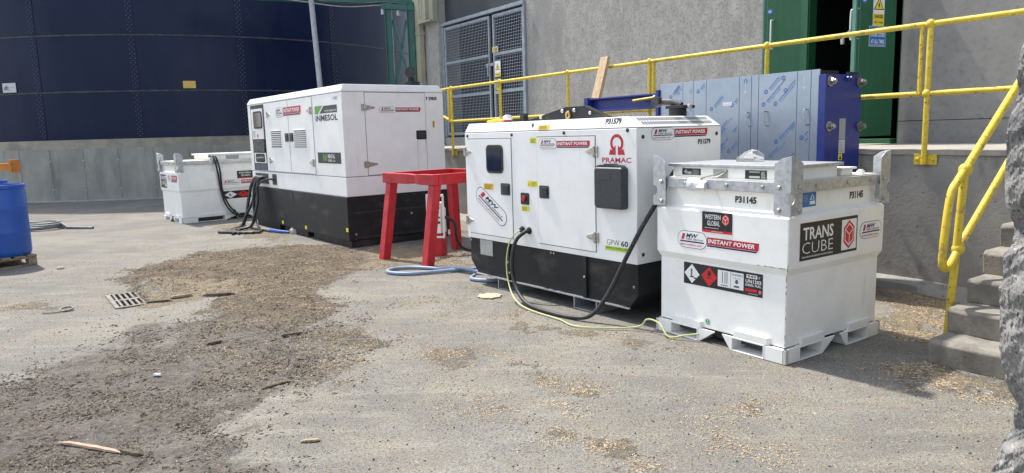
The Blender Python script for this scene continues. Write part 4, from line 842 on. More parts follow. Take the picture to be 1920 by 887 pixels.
MB().cyl((-.10, .98, 1.194), (-.10, .98, 1.215), .028, 8).cyl((-.10, .98, 1.215), (-.10, .98, 1.225), .018, 8).build('lifting_bolt', CREAMW, ft)
MB().rects([(-.765, -.60, .44, .56, 1.292), (-.765, -.60, .44, .56, 1.318), (-.70, -.665, .47, .53, 1.37)]).build('vent_cap', CLEAR, ft, bevel=.006)
MB().tube([(-1.10, .15, 1.22), (-1.085, .18, 1.25), (-1.075, .3, 1.25)], .03, 8).build('hose_outlet', RUBBER, ft, smooth=True)
fh = fy(.10)
MB().frect(fh, -.69, -.565, 1.195, 1.255, .0005, .004).build('hasp_plate', pm('hasp_grey', (.36, .37, .35), rough=.45, metal=.4), lid)
d = Decal(fh); d.rect(-.981, -.805, 1.209, 1.257, 'k'); d.rect(-.93, -.89, 1.215, 1.235, 'gr', 1); lines(d, -.88, -.82, 1.215, 1.252, 5, 'lg', 1, .25); d.poly([(-.965, 1.232), (-.945, 1.252), (-.925, 1.232), (-.945, 1.215)], 'gr', 1); d.build('data_plate', lid)
d = Decal(fh); d.rect(-.419, -.246, 1.198, 1.257, 'k'); d.rect(-.385, -.30, 1.204, 1.218, 'lg', 1).rect(-.385, -.30, 1.24, 1.25, 'gr', 1); lines(d, -.29, -.255, 1.204, 1.252, 6, 'lg', 1, .5); d.build('data_plate', lid)
f0 = fy(.004); fn = fy(.052)
d = Decal(f0); d.rect(-.706, -.443, .815, .963, 'k'); d.rect(-.706, -.443, .815, .833, 'hz', 1)
d.text('WESTERN', -.682, -.543, .91, .944, 'w', 1, .015); d.text('GLOBAL', -.66, -.548, .865, .9, 'w', 1, .015); d.rect(-.682, -.56, .846, .850, 'lg', 1); d.rect(-.62, -.52, .822, .826, 'lg', 2)
def hexa(d, cx, cy, r, ry, l=1, c='hz', line='w'):
    P = lambda q: [(cx + r * q * math.sin(R(60 * k)), cy + ry * q * math.cos(R(60 * k))) for k in range(6)]
    p1 = P(1); d.poly(p1, c, l); d.poly(P(.80), line, l + 1); d.poly(P(.70), c, l + 2)
    for k in (1, 3, 5):
        x, y = P(.66)[k]; dx, dy = x - cx, y - cy; n_ = math.hypot(dx, dy); ox, oy = -dy / n_ * r * .045, dx / n_ * r * .045
        d.poly([(cx - ox, cy - oy), (x - ox, y - oy), (x + ox, y + oy), (cx + ox, cy + oy)], line, l + 3)
hexa(d, -.50, .912, .034, .041); d.build('maker_sticker', fbody)
mw_pair(fbody, f0, (-.935, -.661, .683, .808), (-.659, -.224, .712, .779))
d = Decal(fn); d.text('P31145', -.46, -.287, 1.035, 1.082, 'k', 0, .045); d.build('fleet_number', fbody)
d = Decal(fy(.026)); d.rect(-.892, -.205, .41, .57, 'k')
for cx, c in ((-.814, 'w'), (-.655, 'hz')): d.poly([(cx - .072, .49), (cx, .562), (cx + .072, .49), (cx, .418)], 'w' if c == 'w' else 'hz', 1)
d.poly([(-.835, .462), (-.79, .462), (-.795, .47), (-.812, .475), (-.812, .51), (-.806, .53), (-.815, .52), (-.818, .535), (-.824, .515), (-.832, .522), (-.824, .505), (-.824, .475)], 'dg', 2); d.poly([(-.80, .455), (-.77, .452), (-.765, .462), (-.785, .466)], 'dg', 2)
d.poly([(-.672, .50), (-.665, .525), (-.655, .54), (-.652, .525), (-.643, .535), (-.638, .51), (-.645, .495), (-.665, .492)], 'k', 2).rect(-.675, -.637, .478, .484, 'k', 2)
d.rect(-.578, -.358, .435, .553, 'w', 1); d.rect(-.468, -.464, .437, .551, 'gr', 2)
for x in (-.54, -.517, -.50): d.rect(x, x + .006, .462, .545, 'dg', 2)
d.rect(-.55, -.49, .444, .450, 'dg', 2); d.text('STACKING', -.455, -.365, .528, .543, 'dg', 2); d.text('TEST LOAD', -.445, -.375, .508, .518, 'gr', 2, 0)
d.poly([(-.425, .503), (-.405, .503), (-.405, .488), (-.395, .488), (-.415, .47), (-.435, .488), (-.425, .488)], 'dg', 2); d.rect(-.437, -.393, .447, .46, 'dg', 2)
d.rect(-.335, -.25, .53, .555, 'w', 1); d.text('949', -.328, -.257, .533, .552, 'k', 2, .02); d.text('LT', -.245, -.225, .533, .548, 'w', 1); d.text('UN1202', -.342, -.215, .497, .522, 'w', 1, .02); d.text('DIESEL FUEL', -.342, -.215, .475, .491, 'w', 1, .02)
d.rect(-.345, -.25, .438, .458, 'hz', 1); hexa(d, -.225, .445, .014, .016); d.rect(-.32, -.24, .422, .427, 'gr', 1); d.build('hazard_sticker', fbody)
d = Decal(fy(.026)); d.poly(circ(-.665, .155, .022, 18), 'eg', 0).ring(-.665, .155, .016, .018, 'w', 1).rect(-.667, -.663, .150, .168, 'w', 1).rect(-.675, -.655, .146, .149, 'w', 1); d.build('earth_sticker', fbody)
r0 = fx(-.004); rn = fx(-.052)
d = Decal(r0); d.rect(.122, .795, .672, .921, 'k'); d.rect(.60, .782, .69, .90, 'w', 1)
hexa(d, .69, .795, .075, .10, 2); d.text('TRANS', .155, .50, .805, .89, 'w', 1, .02); d.text('CUBE', .148, .50, .715, .79, 'w', 1, -.015); d.rect(.145, .50, .69, .698, 'gr', 1); d.text('DESIGNED & ENGINEERED BY WESTERN GLOBAL', .145, .50, .688, .70, 'lg', 2, 0); d.build('model_sticker', fbody)
d = Decal(r0); mw_oval(d, .97, .801, .285, .12); d.build('hire_sticker', fbody)
d = Decal(rn); d.text('P31145', .765, .936, 1.03, 1.082, 'k', 0, .045); d.build('fleet_number', fbody)
d = Decal(rn); d.rect(.21, .362, 1.015, 1.11, 'bl'); d.poly([(.29, 1.06), (.345, 1.06), (.318, 1.10)], 'w', 1).poly([(.303, 1.063), (.333, 1.063), (.318, 1.09)], 'bl', 2).rect(.29, .35, 1.03, 1.052, 'w', 1); lines(d, .22, .28, 1.05, 1.10, 5, 'gr', 1, .3); d.build('info_sticker', fbody)
# paint chips along the worn front edge
mb = MB()
for k in range(34):
    z = random.choice([random.uniform(.12, .6), random.uniform(.55, .66)]); i = .026 if z < .58 else .006
    u = random.uniform(0, .006); h = random.uniform(.004, .03); mb.add([(-i - u, i - .0012, z), (-i + .001, i - .0012, z), (-i + .001, i - .0012, z + h), (-i - u * .3, i - .0012, z + h)], [(0, 1, 2, 3)])
for k in range(26):
    u = random.uniform(-.25, -.01); h = random.uniform(.002, .006); mb.add([(u, .003, .633), (u + random.uniform(.004, .03), .003, .633), (u + .012, .003, .633 + h), (u + .004, .003, .633 + h)], [(0, 1, 2, 3)])
mb.build('paint_chips', pm('bare_dark_steel', (.10, .09, .08), (.2, .18, .15), rough=.7, scale=40), fbody, recalc=False)
# crumpled tape and seal cable on the front rail
mb = MB(); L_ = []
for i in range(7):
    t = i / 6; x = -.835 + .17 * t; L_.append([(x, -.012 - random.uniform(0, .012), 1.105 + random.uniform(-.012, .008) + .012 * t), (x, -.022 - random.uniform(0, .012), 1.13), (x, -.018 - random.uniform(0, .014), 1.165), (x, -.010, 1.196 - random.uniform(0, .014) - .012 * t), (x, .02, 1.20 - .014 * t), (x, .03, 1.15)])
tag(mb.loops(L_).build('tape_wrap', TAPE, None, fr=TF, base=(-.75, 0, 1.15), smooth=True), 'crumpled white tape wrapped round the rail of the front cube tank', 'tape')
tag(MB().tube(spline([(-.72, -.008, 1.19), (-.70, .03, 1.205), (-.64, .075, 1.225), (-.59, .093, 1.25), (-.575, .09, 1.245), (-.62, .07, 1.21), (-.66, .05, 1.20)], 5), .005, 6).build('seal_cable', ZINC, None, fr=TF, base=(-.65, .05, 1.2), smooth=True), 'thin steel security cable looped to the hatch of the front cube tank', 'cable')

# rear fuel tank, longer, half hidden behind the rear generator
f2t, b2 = fuel_tank('long white fuel tank with two black hoses, half hidden behind the larger generator', T2F, 1.15, 2.3, False)
d = Decal(r0); d.rect(1.13, 1.60, .80, .955, 'k'); d.rect(1.13, 1.60, .80, .818, 'hz', 1); d.text('WESTERN', 1.17, 1.41, .895, .93, 'w', 1, .015); d.text('GLOBAL', 1.21, 1.41, .845, .88, 'w', 1, .015); hexa(d, 1.50, .89, .06, .05); d.build('maker_sticker', b2)
mw_pair(b2, r0, (.82, 1.18, .685, .79), (1.20, 1.9, .70, .775))
d = Decal(fx(-.026)); d.rect(.83, 1.40, .41, .565, 'k')
for cx, c in ((.98, 'w'), (1.24, 'hz')): d.poly([(cx - .125, .487), (cx, .555), (cx + .125, .487), (cx, .42)], c, 1)
d.rect(1.42, 2.0, .42, .56, 'lg', 0).rect(1.43, 1.99, .43, .55, 'w', 1); lines(d, 1.46, 1.9, .44, .54, 4, 'gr', 2, .3); d.poly([(.95, .47), (1.0, .46), (.99, .475), (.97, .51), (.95, .51)], 'dg', 2).poly([(1.21, .50), (1.24, .535), (1.27, .50), (1.24, .49)], 'k', 2); d.build('hazard_sticker', b2)
d = Decal(fx(-.026)); d.text('TRANS CUBE', 1.38, 1.95, .145, .205, 'k', 0, .03); d.poly(circ(1.03, .155, .035, 14), 'eg', 0); d.build('model_sticker', b2)
d = Decal(f0); d.rect(-1.09, -.72, .665, .93, 'k'); d.text('TRANS', -1.06, -.84, .83, .90, 'w', 1, .02); d.text('CUBE', -1.06, -.84, .73, .80, 'w', 1, 0); d.rect(-.82, -.74, .69, .91, 'w', 1); hexa(d, -.78, .80, .035, .08, 2); d.build('model_sticker', b2)
mw_pair(b2, f0, (-.64, -.46, .80, .93), (-.42, -.07, .79, .92))
hb = MB().box(-1.0, -.12, .66, 2.0, 1.194, 1.285).build('hatch_box', CREAMW, f2t, bevel=.006); MB().box(-1.03, -.09, .62, 2.04, 1.285, 1.315).build('hatch_lid', CREAMW, hb, bevel=.004)
for y in (.98, 1.50): MB().frect(fx(-.12), y, y + .26, 1.20, 1.27, .0005, .006).build('cover_plate', pm('plate_dull', (.30, .32, .31), rough=.5) if y < 1 else bpy.data.materials['plate_dull'], hb)
for k in range(2):
    P = [(-.16, .66 + .05 * k, 1.26), (-.04, .68 + .05 * k, 1.27), (.035, .70 + .05 * k, 1.18), (.035, .74 + .05 * k, .95), (.03, .77 + .03 * k, .62), (.035, .84 + .05 * k, .32), (.06, 1.0 + .06 * k, .10), (.16, 1.25, .022), (.40, 1.5, .018), (.62, 1.62, .018)]
    tag(MB().tube(spline(P, 6), .017, 8).build('fuel_hose', RUBBER, None, fr=T2F, base=(.035, .75, .6), smooth=True), ('left' if k == 0 else 'right') + ' one of two black hoses hanging down the side of the rear fuel tank', 'hose', 'hoses on the rear tank')
tag(MB().tube(spline([(-.01, 1.08, .14), (.04, 1.07, .13), (.06, 1.06, .02), (.10, 1.2, .012), (.3, 1.6, .012), (.6, 1.9, .012)], 6), .008, 6).build('earth_wire', YGW, None, fr=T2F, base=(0, 1.08, .1), smooth=True), 'short green and yellow earth wire at the foot of the rear fuel tank', 'wire')

# ================================================================== PLATE HEAT EXCHANGER
hx = thing('heat_exchanger', 'blue framed plate heat exchanger clad in film covered steel panels behind the front generator', 'heat exchanger', DF, (-2.0, -.4, 0))
hf = fy(-.72)
ps = [-3.0, -2.666, -2.52, -2.344, -1.922, -1.779, -1.695, -1.273, -1.132, -1.045]
for i, (a_, b_) in enumerate(zip(ps[:-1], ps[1:])):
    o = MB().frect(hf, a_ + .002, b_ - .002, .12, 2.045, -.02, 0.0).build('cover_panel', FILM, hx, bevel=.002)
    rs = random.Random(40 + i); mb = MB(); mf = MB(); wd = b_ - a_
    for k in range(max(2, int(wd * 1.9 / .085))):       # protective film: little round marks and diagonal runs of print
        cx, cy = rs.uniform(a_ + .06, max(b_ - .06, a_ + .061)), rs.uniform(1.15, 2.0); r_ = .022
        if rs.random() < .45 and a_ + .03 < cx < b_ - .03:
            n = 16; A = [2 * math.pi * q / n for q in range(n)]
            m_ = mb if rs.random() < .6 else mf
            m_.add([hf(cx + rr * math.cos(a), cy + rr * math.sin(a), .0008) for a in A for rr in (r_ * .66, r_)], [(2 * q, 2 * q + 1, (2 * q + 3) % (2 * n), (2 * q + 2) % (2 * n)) for q in range(n)])
            m_.prism(hf, [(cx - .010, cy - .012), (cx - .003, cy - .012), (cx + .010, cy + .012), (cx + .003, cy + .012)], .0004, .0009)
        for row in range(2):
            u, v = cx + .03 + row * .018, cy + .03 - row * .012
            for q in range(rs.randint(9, 18)):
                l_ = rs.uniform(.006, .016); p0 = (u, v); p1 = (u + l_ * .72, v + l_ * .70); u, v = p1[0] + .003, p1[1] + .003
                if p0[0] < a_ + .012 or p1[0] > b_ - .016 or v > 2.02: continue
                (mf if row else mb).prism(hf, [(p0[0], p0[1]), (p0[0] + .008, p0[1] - .008), (p1[0] + .008, p1[1] - .008), p1], .0004, .0009)
    if mb.v: mb.build('film_print', FILMINK, o)
    if mf.v: mf.build('film_print', FILMFAINT, o)
MB().frect(hf, -2.99, -1.05, .12, 2.04, -.03, -.021).build('panel_backing', SEAM, hx)
for u0, v0, v1 in ((-1.81, 1.555, 1.687), (-1.60, 1.555, 1.69), (-1.165, 1.555, 1.694)):
    MB().tube(spline([hf(u0, v1, 0), hf(u0 - .004, v1, .03), hf(u0 - .006, v1 - .02, .038), hf(u0 + .012, v0 + .02, .038), hf(u0 + .02, v0, .03), hf(u0 + .02, v0, 0)], 4), .006, 8).build('panel_handle', ZINC, hx, smooth=True)
Decal(hf, .001).rect(-2.126, -2.012, 1.766, 1.802, 'w').rect(-2.12, -2.02, 1.782, 1.786, 'lg', 1).build('paper_label', hx)
for u in (-1.85, -1.20):
    d = Decal(hf, .001); d.rect(u - .004, u + .004, 1.90, 2.0, 'lg', 0); d.poly([(u - .02, 1.90), (u + .02, 1.90), (u, 1.87)], 'lg', 0); d.build('arrow_mark', hx)
ep = MB().box(-1.045, -1.0, -.70, -.11, .0, 2.0).box(-1.06, -.985, -.72, -.69, .0, 1.995).build('end_plate', BLUEP, hx, bevel=.004)
MB().box(-1.045, -1.03, -.70, -.45, 2.0, 2.035).build('lifting_lug', BLACKP, ep); MB().box(-1.045, -1.03, -.3, -.13, 2.0, 2.03).build('lifting_lug', BLACKP, ep)
fe = fx(-1.0)
for y, z in ((-.637, 1.935), (-.638, 1.532), (-.15, 1.932), (-.128, 1.524), (-.10, 1.115), (-.637, 1.115)):
    m_ = ZINC if y < -.3 else CASTI
    b_ = MB().cyl(fe(y, z, 0), fe(y, z, .014), .047, 18).cyl(fe(y, z, .014), fe(y, z, .05), .032, 6).cyl(fe(y, z, .05), fe(y, z, .065), .02, 12); b_.build('tie_bolt', m_, hx, bevel=.003)
for y in (-.37, -.32): MB().cyl(fe(y, 1.965, 0), fe(y, 1.965, .03), .02, 12).build('plug', BLUEP, ep, bevel=.003)
for y in (-.56, -.22): MB().prism(fe, circ(y, 1.955, .018, 12, .028), .0005, .002).build('slot_hole', RUBBER, ep)
d = Decal(fe, .002); d.rect(-.463, -.36, 1.41, 1.60, 'gr'); d.rect(-.463, -.36, 1.28, 1.405, 'lg'); lines(d, -.45, -.38, 1.29, 1.395, 5, 'gr', 1, .4); d.rect(-.463, -.40, 1.218, 1.275, 'ly'); d.poly([(-.45, 1.225), (-.41, 1.225), (-.43, 1.265)], 'k', 1); d.build('rating_plate', ep)
MB().box(-3.05, -3.005, -.745, -.11, 0, 1.985).build('frame_plate', BLUEP, hx, bevel=.004)
bm_ = MB().box(-4.24, -3.05, -.71, -.53, 1.935, 1.955).box(-4.24, -3.05, -.71, -.53, 1.785, 1.805).box(-4.24, -3.05, -.63, -.61, 1.805, 1.935); bm_.build('carrying_bar', BLUEP, hx, bevel=.003)
MB().box(-4.31, -4.24, -.73, -.51, 0, 1.965).build('support_column', BLUEP, hx, bevel=.004)
for z in (1.895,): MB().cyl((-3.42, -.73, z - .01), (-3.05, -.73, z + .012), .016, 12).build('guide_rod', BRASS, hx, smooth=True); MB().cyl((-3.085, -.73, z + .01), (-3.05, -.73, z + .012), .03, 6).build('nut', ZINC, hx)
pk = Vector((-4.606, -.095, 2.505)); pk0 = Vector((-4.49, -.98, 0.02))
mb = MB().bar(pk0, pk + (pk - pk0).normalized() * .02, .15, .05, 0, (0, -1, .2)); tag(mb.build('timber_plank', WOOD, None, fr=DF, base=pk0, bevel=.004), 'pale raw timber plank leaning against the yellow top rail', 'plank')

# ================================================================== RED STAND AND WHAT STANDS BY IT
A_, B_, D_ = Vector((-1.66, 9.03, 0)), Vector((-.99, 8.28, 0)), Vector((-.76, 9.77, 0))
ex_ = (B_ - A_).normalized(); ey_ = Vector((-ex_.y, ex_.x, 0)); la = (B_ - A_).length; lb = 1.17; hz = 1.10
rs_ = thing('steel_stand', 'red painted steel trestle stand between the two generators', 'stand', WF, A_ + ex_ * la / 2 + ey_ * lb / 2)
off = ey_ * .13 + ex_ * .0; T0 = A_ + off; c4 = [T0, T0 + ex_ * la, T0 + ex_ * la + ey_ * (lb - .13), T0 + ey_ * (lb - .13)]
for i in range(4):
    p, q = c4[i], c4[(i + 1) % 4]; t = (q - p).normalized(); e = .045 if i % 2 else -.045
    nrm = Vector((0, 0, 1)).cross(t)
    p2, q2 = p - t * (.045 if i % 2 == 0 else -.046), q + t * (.045 if i % 2 == 0 else -.046)
    n = 14; L_ = []
    for k in range(n + 1):
        u = k / n; c_ = p2.lerp(q2, u) + Vector((0, 0, hz)); dent = .012 * math.exp(-((u - .62) / .06) ** 2) if i == 0 else 0
        L_.append([c_ + nrm * (-.04 + dent) + Vector((0, 0, -.125 + dent)), c_ + nrm * .04 + Vector((0, 0, -.125 + dent)), c_ + nrm * .04 - Vector((0, 0, dent)), c_ + nrm * (-.04 + dent) - Vector((0, 0, dent))])
    MB().loops(L_).build('top_beam', REDP, rs_, bevel=.006)
feet = [A_ - ex_ * .0, B_ - ex_ * .02, B_ + ey_ * lb, D_]
for p, q in zip(c4, feet):
    cdir = (c4[0] + c4[2]) / 2 - p; top = p + Vector((cdir.x, cdir.y, 0)).normalized() * .06 + Vector((0, 0, hz - .126))
    a_ = Vector((q.x, q.y, 0)) + Vector((cdir.x, cdir.y, 0)).normalized() * .03
    L_ = [[c + ex_ * sx * .055 + ey_ * sy * .055 for sx, sy in ((-1, -1), (1, -1), (1, 1), (-1, 1))] for c in (a_, top)]
    MB().loops(L_).build('leg', REDP, rs_, bevel=.006)
pp = Vector((-.93, 9.22, 0)); PFm = Frame(pp.x, pp.y, .35)
pu = thing('portable_pump', 'small white boxed pump with tubular carrying frame on a red pedestal behind the red stand', 'pump', PFm, (0, 0, 0))
MB().box(-.12, .06, -.08, .08, 0, .30).build('pedestal', REDP, pu, bevel=.01)
hs = MB().box(-.12, .055, -.09, .09, .302, .62).build('housing', WHITE, pu, bevel=.012); MB().box(-.10, .05, -.094, -.0902, .43, .46).box(-.10, .05, -.094, -.0902, .50, .52).build('label_strip', RUBBER, hs); MB().box(-.11, .04, -.07, .07, .62, .70).build('cover', WHITE, pu, bevel=.02)
MB().tube(spline([(-.12, -.10, .26), (.08, -.10, .26), (.105, -.10, .30), (.105, -.10, .76), (.08, -.10, .79), (-.10, -.10, .79), (-.12, -.10, .77), (-.12, -.10, .30)], 4), .014, 8).build('carrying_frame', pm('white_tube', (.78, .78, .77), rough=.3), pu, smooth=True)
MB().tube(spline([(.05, .06, .5), (.16, .10, .42), (.19, .14, .15), (.30, .3, .03), (.7, .5, .02)], 6), .02, 8).build('hose', RUBBER, pu, smooth=True)
def ground_tube(name, P, r, mat, label, cat, n=7): return tag(MB().tube(spline(P, n), r, 10).build(name, mat, None, smooth=True, base=P[0]), label, cat)
ground_tube('water_hose', [(-.25, 8.10, .028), (-.55, 8.07, .03), (-.85, 7.98, .028), (-1.15, 7.91, .026), (-1.36, 7.98, .026), (-1.44, 8.12, .026), (-1.36, 8.26, .026), (-1.15, 8.29, .026), (-.85, 8.17, .026), (-.60, 8.02, .055), (-.35, 7.85, .03), (-.10, 7.80, .026), (.2, 7.9, .026)], .020, HOSEB, 'pale blue hose looped on the ground in front of the red stand', 'hose')
ground_tube('water_hose', [(-.42, 7.70, .03), (-.45, 7.55, .024), (-.33, 7.44, .024), (-.15, 7.42, .024), (.1, 7.6, .024), (.5, 7.9, .024)], .020, HOSEB, 'short bend of blue hose poking out from under the front generator', 'hose')
# cables from the front generator
def PW(x, y, z): return PF.m @ Vector((x, y, z))
tag(MB().tube(spline([PW(-1.337, .0, .645), PW(-1.345, -.055, .635), PW(-1.40, -.12, .55), PW(-1.42, -.16, .35), PW(-1.33, -.19, .15), PW(-1.13, -.24, .04), PW(-.85, -.28, .020), PW(-.5, -.26, .02), PW(-.32, -.20, .06), PW(-.20, -.12, .25), PW(-.06, -.06, .55), PW(.055, .0, .80), PW(.11, .10, .98)] + [TF.m @ Vector(q) for q in ((-1.19, .16, 1.12), (-1.15, .20, 1.22), (-1.09, .25, 1.24))], 7), .018, 10).build('power_cable', RUBBER, None, smooth=True, base=PW(-1.337, 0, .645)), 'thick black cable looping from the front generator up to the cube tank', 'cable')
tag(MB().tube(spline([PW(-1.438, .0, .645), PW(-1.45, -.05, .63), PW(-1.50, -.11, .54), PW(-1.51, -.15, .35), PW(-1.42, -.20, .16), PW(-1.22, -.28, .05), PW(-.95, -.34, .018), PW(-.55, -.36, .014), PW(-.25, -.40, .014)] + [TF.m @ Vector(q) for q in ((-1.22, -.16, .03), (-1.14, -.11, .10), (-1.02, -.10, .09), (-.90, -.13, .02), (-.80, -.07, .04), (-.71, -.02, .062))], 7), .0065, 8).build('earth_wire', YGW, None, smooth=True, base=PW(-1.438, 0, .645)), 'long green and yellow earth wire from the front generator to the cube tank foot', 'wire')
# bundle of cables at the rear generator
def IW(x, y, z): return IF.m @ Vector((x, y, z))
cl = ['outermost left', 'second from the left', 'middle', 'second from the right', 'rightmost']
for k in range(5):
    s0 = (-3.62 + .075 * k, -.005, .90 - .02 * (k % 3)); e = k * .09
    P = [IW(*s0), IW(s0[0] - .03, -.10, .90), IW(-3.70 + .085 * k, -.17 - .02 * (k % 2), .76), IW(-3.80 + .13 * k, -.21 - .03 * (k % 2), .50), IW(-3.84 + .15 * k, -.25 - .05 * (k % 3), .24), IW(-3.80 + .13 * k, -.33 - .06 * (k % 3), .06), IW(-3.50 + .06 * k, -.58 - .06 * k, .028), IW(-3.2, -.64 - .07 * k + .05, .026), IW(-2.85 + .04 * k, -.50 + .10 * k - .3, .024)]
    tag(MB().tube(spline(P, 6), .023, 8).build('power_cable', RUBBER, None, smooth=True, base=P[0]), 'black power cable, %s of the bundle plugged into the larger rear generator' % cl[k], 'cable', 'cables of the rear generator')
P = [IW(-2.93, -.005, .87), IW(-3.0, -.09, .885), IW(-3.25, -.17, .80), IW(-3.45, -.22, .52), IW(-3.40, -.24, .22), IW(-3.2, -.26, .07), IW(-2.9, -.3, .03), IW(-2.75, -.45, .022), IW(-3.2, -.5, .022)]
tag(MB().tube(spline(P, 7), .017, 8).build('power_cable', RUBBER, None, smooth=True, base=P[0]), 'thin single black cable from the small socket of the larger generator', 'cable')
P = [(-4.98, 13.15, .03), (-4.72, 12.80, .03), (-4.42, 12.42, .03), (-4.10, 12.12, .03)]
ho = MB().tube(spline(P, 7), .032, 10).build('drain_hose', HOSEG, None, smooth=True, base=P[0]); tag(ho, 'grey hose with a blue end lying beside the larger generator', 'hose')
MB().tube([(-4.10, 12.12, .03), (-3.86, 11.92, .028), (-3.70, 11.84, .026)], lambda t: .036 - .016 * t, 10).build('hose_end', BLUEDRUM, ho, smooth=True)
def rock(name, c, s, mat, label, cat, seed, group=None, flat=.6, rot=0.0, sub=3):
    rr = random.Random(seed); bm = bmesh.new(); bmesh.ops.create_icosphere(bm, subdivisions=sub, radius=1)
    vx = np.array([v.co[:] for v in bm.verts]); n1 = fbm(vx[:, 0] * 1.0 + vx[:, 2] * .7 + seed, vx[:, 1] + vx[:, 2] * .4 + seed * .3, 1.7, 4, seed)
    for v, q in zip(bm.verts, n1):
        v.co *= .65 + .7 * q; v.co = Vector((v.co.x * s[0], v.co.y * s[1], max(v.co.z, -.5) * s[2]))
    bmesh.ops.rotate(bm, verts=bm.verts, cent=(0, 0, 0), matrix=Matrix.Rotation(rot, 3, 'Z'))
    m = bpy.data.meshes.new(name); bm.to_mesh(m); bm.free(); m.materials.append(mat); o = bpy.data.objects.new(name, m); C.objects.link(o); o.location = (c[0], c[1], c[2] + s[2] * .45)
    return tag(o, label, cat, group)
rock('stone', (-3.58, 11.86, 0), (.12, .09, .09), STONE, 'pale rounded stone lying at the end of the grey hose', 'stone', 5)
rock('stone', (-5.75, 9.0, 0), (.045, .035, .025), STONE, 'flat whitish stone beside the corner of the wooden pallet', 'stone', 9)

# ================================================================== LEFT SIDE: DRUMS, BARRIER, COIL
ux, uy = Vector((.80, -.60, 0)), Vector((.60, .80, 0)); pc = Vector((-7.07, 9.36, 0))
pal = thing('wooden_pallet', 'weathered wooden pallet under the blue drums at the left edge', 'pallet', Frame(pc.x, pc.y, .6435), (0, 0, 0))
for k in range(7): MB().box(-.6, .6, -.5 + k * .15, -.4 + k * .15, .118, .14).build('deck_board', WOODG, pal, bevel=.003)
for x in (-.53, 0, .53):
    MB().box(x - .05, x + .05, -.5, .5, .096, .1175).build('stringer_board', WOODG, pal, bevel=.003); MB().box(x - .05, x + .05, -.5, .5, 0, .018).build('bottom_board', WOODG, pal, bevel=.003)
    for y in (-.45, 0, .45): MB().box(x - .06, x + .06, y - .049, y + .049, .0185, .0955).build('block', WOODG, pal, bevel=.004)
names = {(-1, -1): 'front left', (1, -1): 'front right', (-1, 1): 'back left', (1, 1): 'back right'}
for (sx, sy), nm in names.items():
    fr = Frame(pc.x + .6435 * 0, pc.y, .6435); c = Vector((sx * .30, sy * .265 - .0, .1405))
    dt = thing('plastic_drum', 'blue plastic drum, %s one of the four on the pallet' % nm, 'drum', fr, c, 'blue plastic drums on the pallet')
    H = .93 if sx > 0 else .97
    prof = [(.255, 0), (.272, .02), (.28, .07), (.281, .28), (.287, .30), (.287, .33), (.281, .35), (.282, .60), (.288, .62), (.288, .65), (.282, .67), (.280, H - .10), (.270, H - .06), (.275, H - .05), (.285, H - .045), (.287, H - .01), (.280, H), (.262, H), (.258, H - .03), (.02, H - .03)]
    MB().lathe(c, prof, 40).build('body', BLUEDRUM, dt, smooth=True)
    for q in (-.14, .14): MB().cyl(c + Vector((q, 0, H - .03)), c + Vector((q, 0, H - .005)), .04, 14).build('bung', BLUEDRUM, dt, bevel=.003)
ob = thing('orange_barrier', 'orange steel barrier rail with end plate behind the blue drums', 'barrier', WF, (-10.2, 14.5, 0))
MB().box(-10.7, -9.95, 14.42, 14.54, 1.10, 1.235).build('rail', ORANGE, ob, bevel=.005); MB().box(-9.95, -9.90, 14.34, 14.62, 1.04, 1.30).build('end_plate', ORANGE, ob, bevel=.005)
MB().box(-10.75, -10.62, 14.545, 14.67, 0, 1.28).build('post', ORANGE, ob, bevel=.005); MB().box(-10.85, -10.5, 14.45, 14.8, 0, .02).build('foot_plate', ORANGE, ob)
for z in (1.10, 1.22): MB().dome((-9.90, 14.38, z), (1, 0, 0), .02, .015).build('bolt', CASTI, ob)
for k, (r_, z, cx, cy, m_, nm) in enumerate(((.30, .035, -8.78, 13.45, HOSEG, 'bottom'), (.27, .085, -8.83, 13.47, HOSEG, 'middle'), (.20, .115, -8.87, 13.5, RUBBER, 'top'))): pass
P = []
for k in range(70):
    a = k / 70 * 2 * math.pi * 3.6; rr = .31 - .022 * (k / 70 * 3.6) + .012 * math.sin(a * 1.7); P.append((-8.80 + rr * math.cos(a), 13.46 + rr * math.sin(a), .03 + .030 * (k / 70 * 3.6)))
P += [(-8.5, 13.5, .10), (-8.35, 13.42, .03), (-8.0, 13.35, .022), (-7.8, 13.3, .022)]
tag(MB().tube(P, .029, 10).build('hose_coil', HOSEG, None, smooth=True, base=(-8.8, 13.46, 0)), 'flat coil of grey hose on the ground beyond the blue drums', 'hose')

# ================================================================== DRAIN AND LITTER
dr = thing('drain_grate', 'rusty slotted iron drain grate half covered by wood chips', 'drain', Frame(-4.189, 7.307, -.621), (0, 0, 0))
MB().box(-.04, .45, -.735, -.70, -.05, .008).box(-.04, .45, -.02, .015, -.05, .008).box(-.04, .0, -.6995, -.0205, -.05, .008).box(.41, .45, -.6995, -.0205, -.05, .008).box(.0, .41, -.385, -.335, -.03, .007).build('frame', CASTI, dr, bevel=.003)
mb = MB()
for k in range(8):
    x = .018 + k * .05
    for y0, y1 in ((-.70, -.3855), (-.3345, -.0205)): mb.box(x - .001, x + .021, y0, y1, -.02, .009)
mb.build('slats', pm('worn_iron', (.22, .20, .175), (.11, .10, .088), rough=.6, metal=.3, scale=20), dr, bevel=.003); MB().box(-.01, .42, -.71, -.01, -.14, -.135).build('sump', pm('sump_black', (.004, .004, .004), rough=.9), dr)
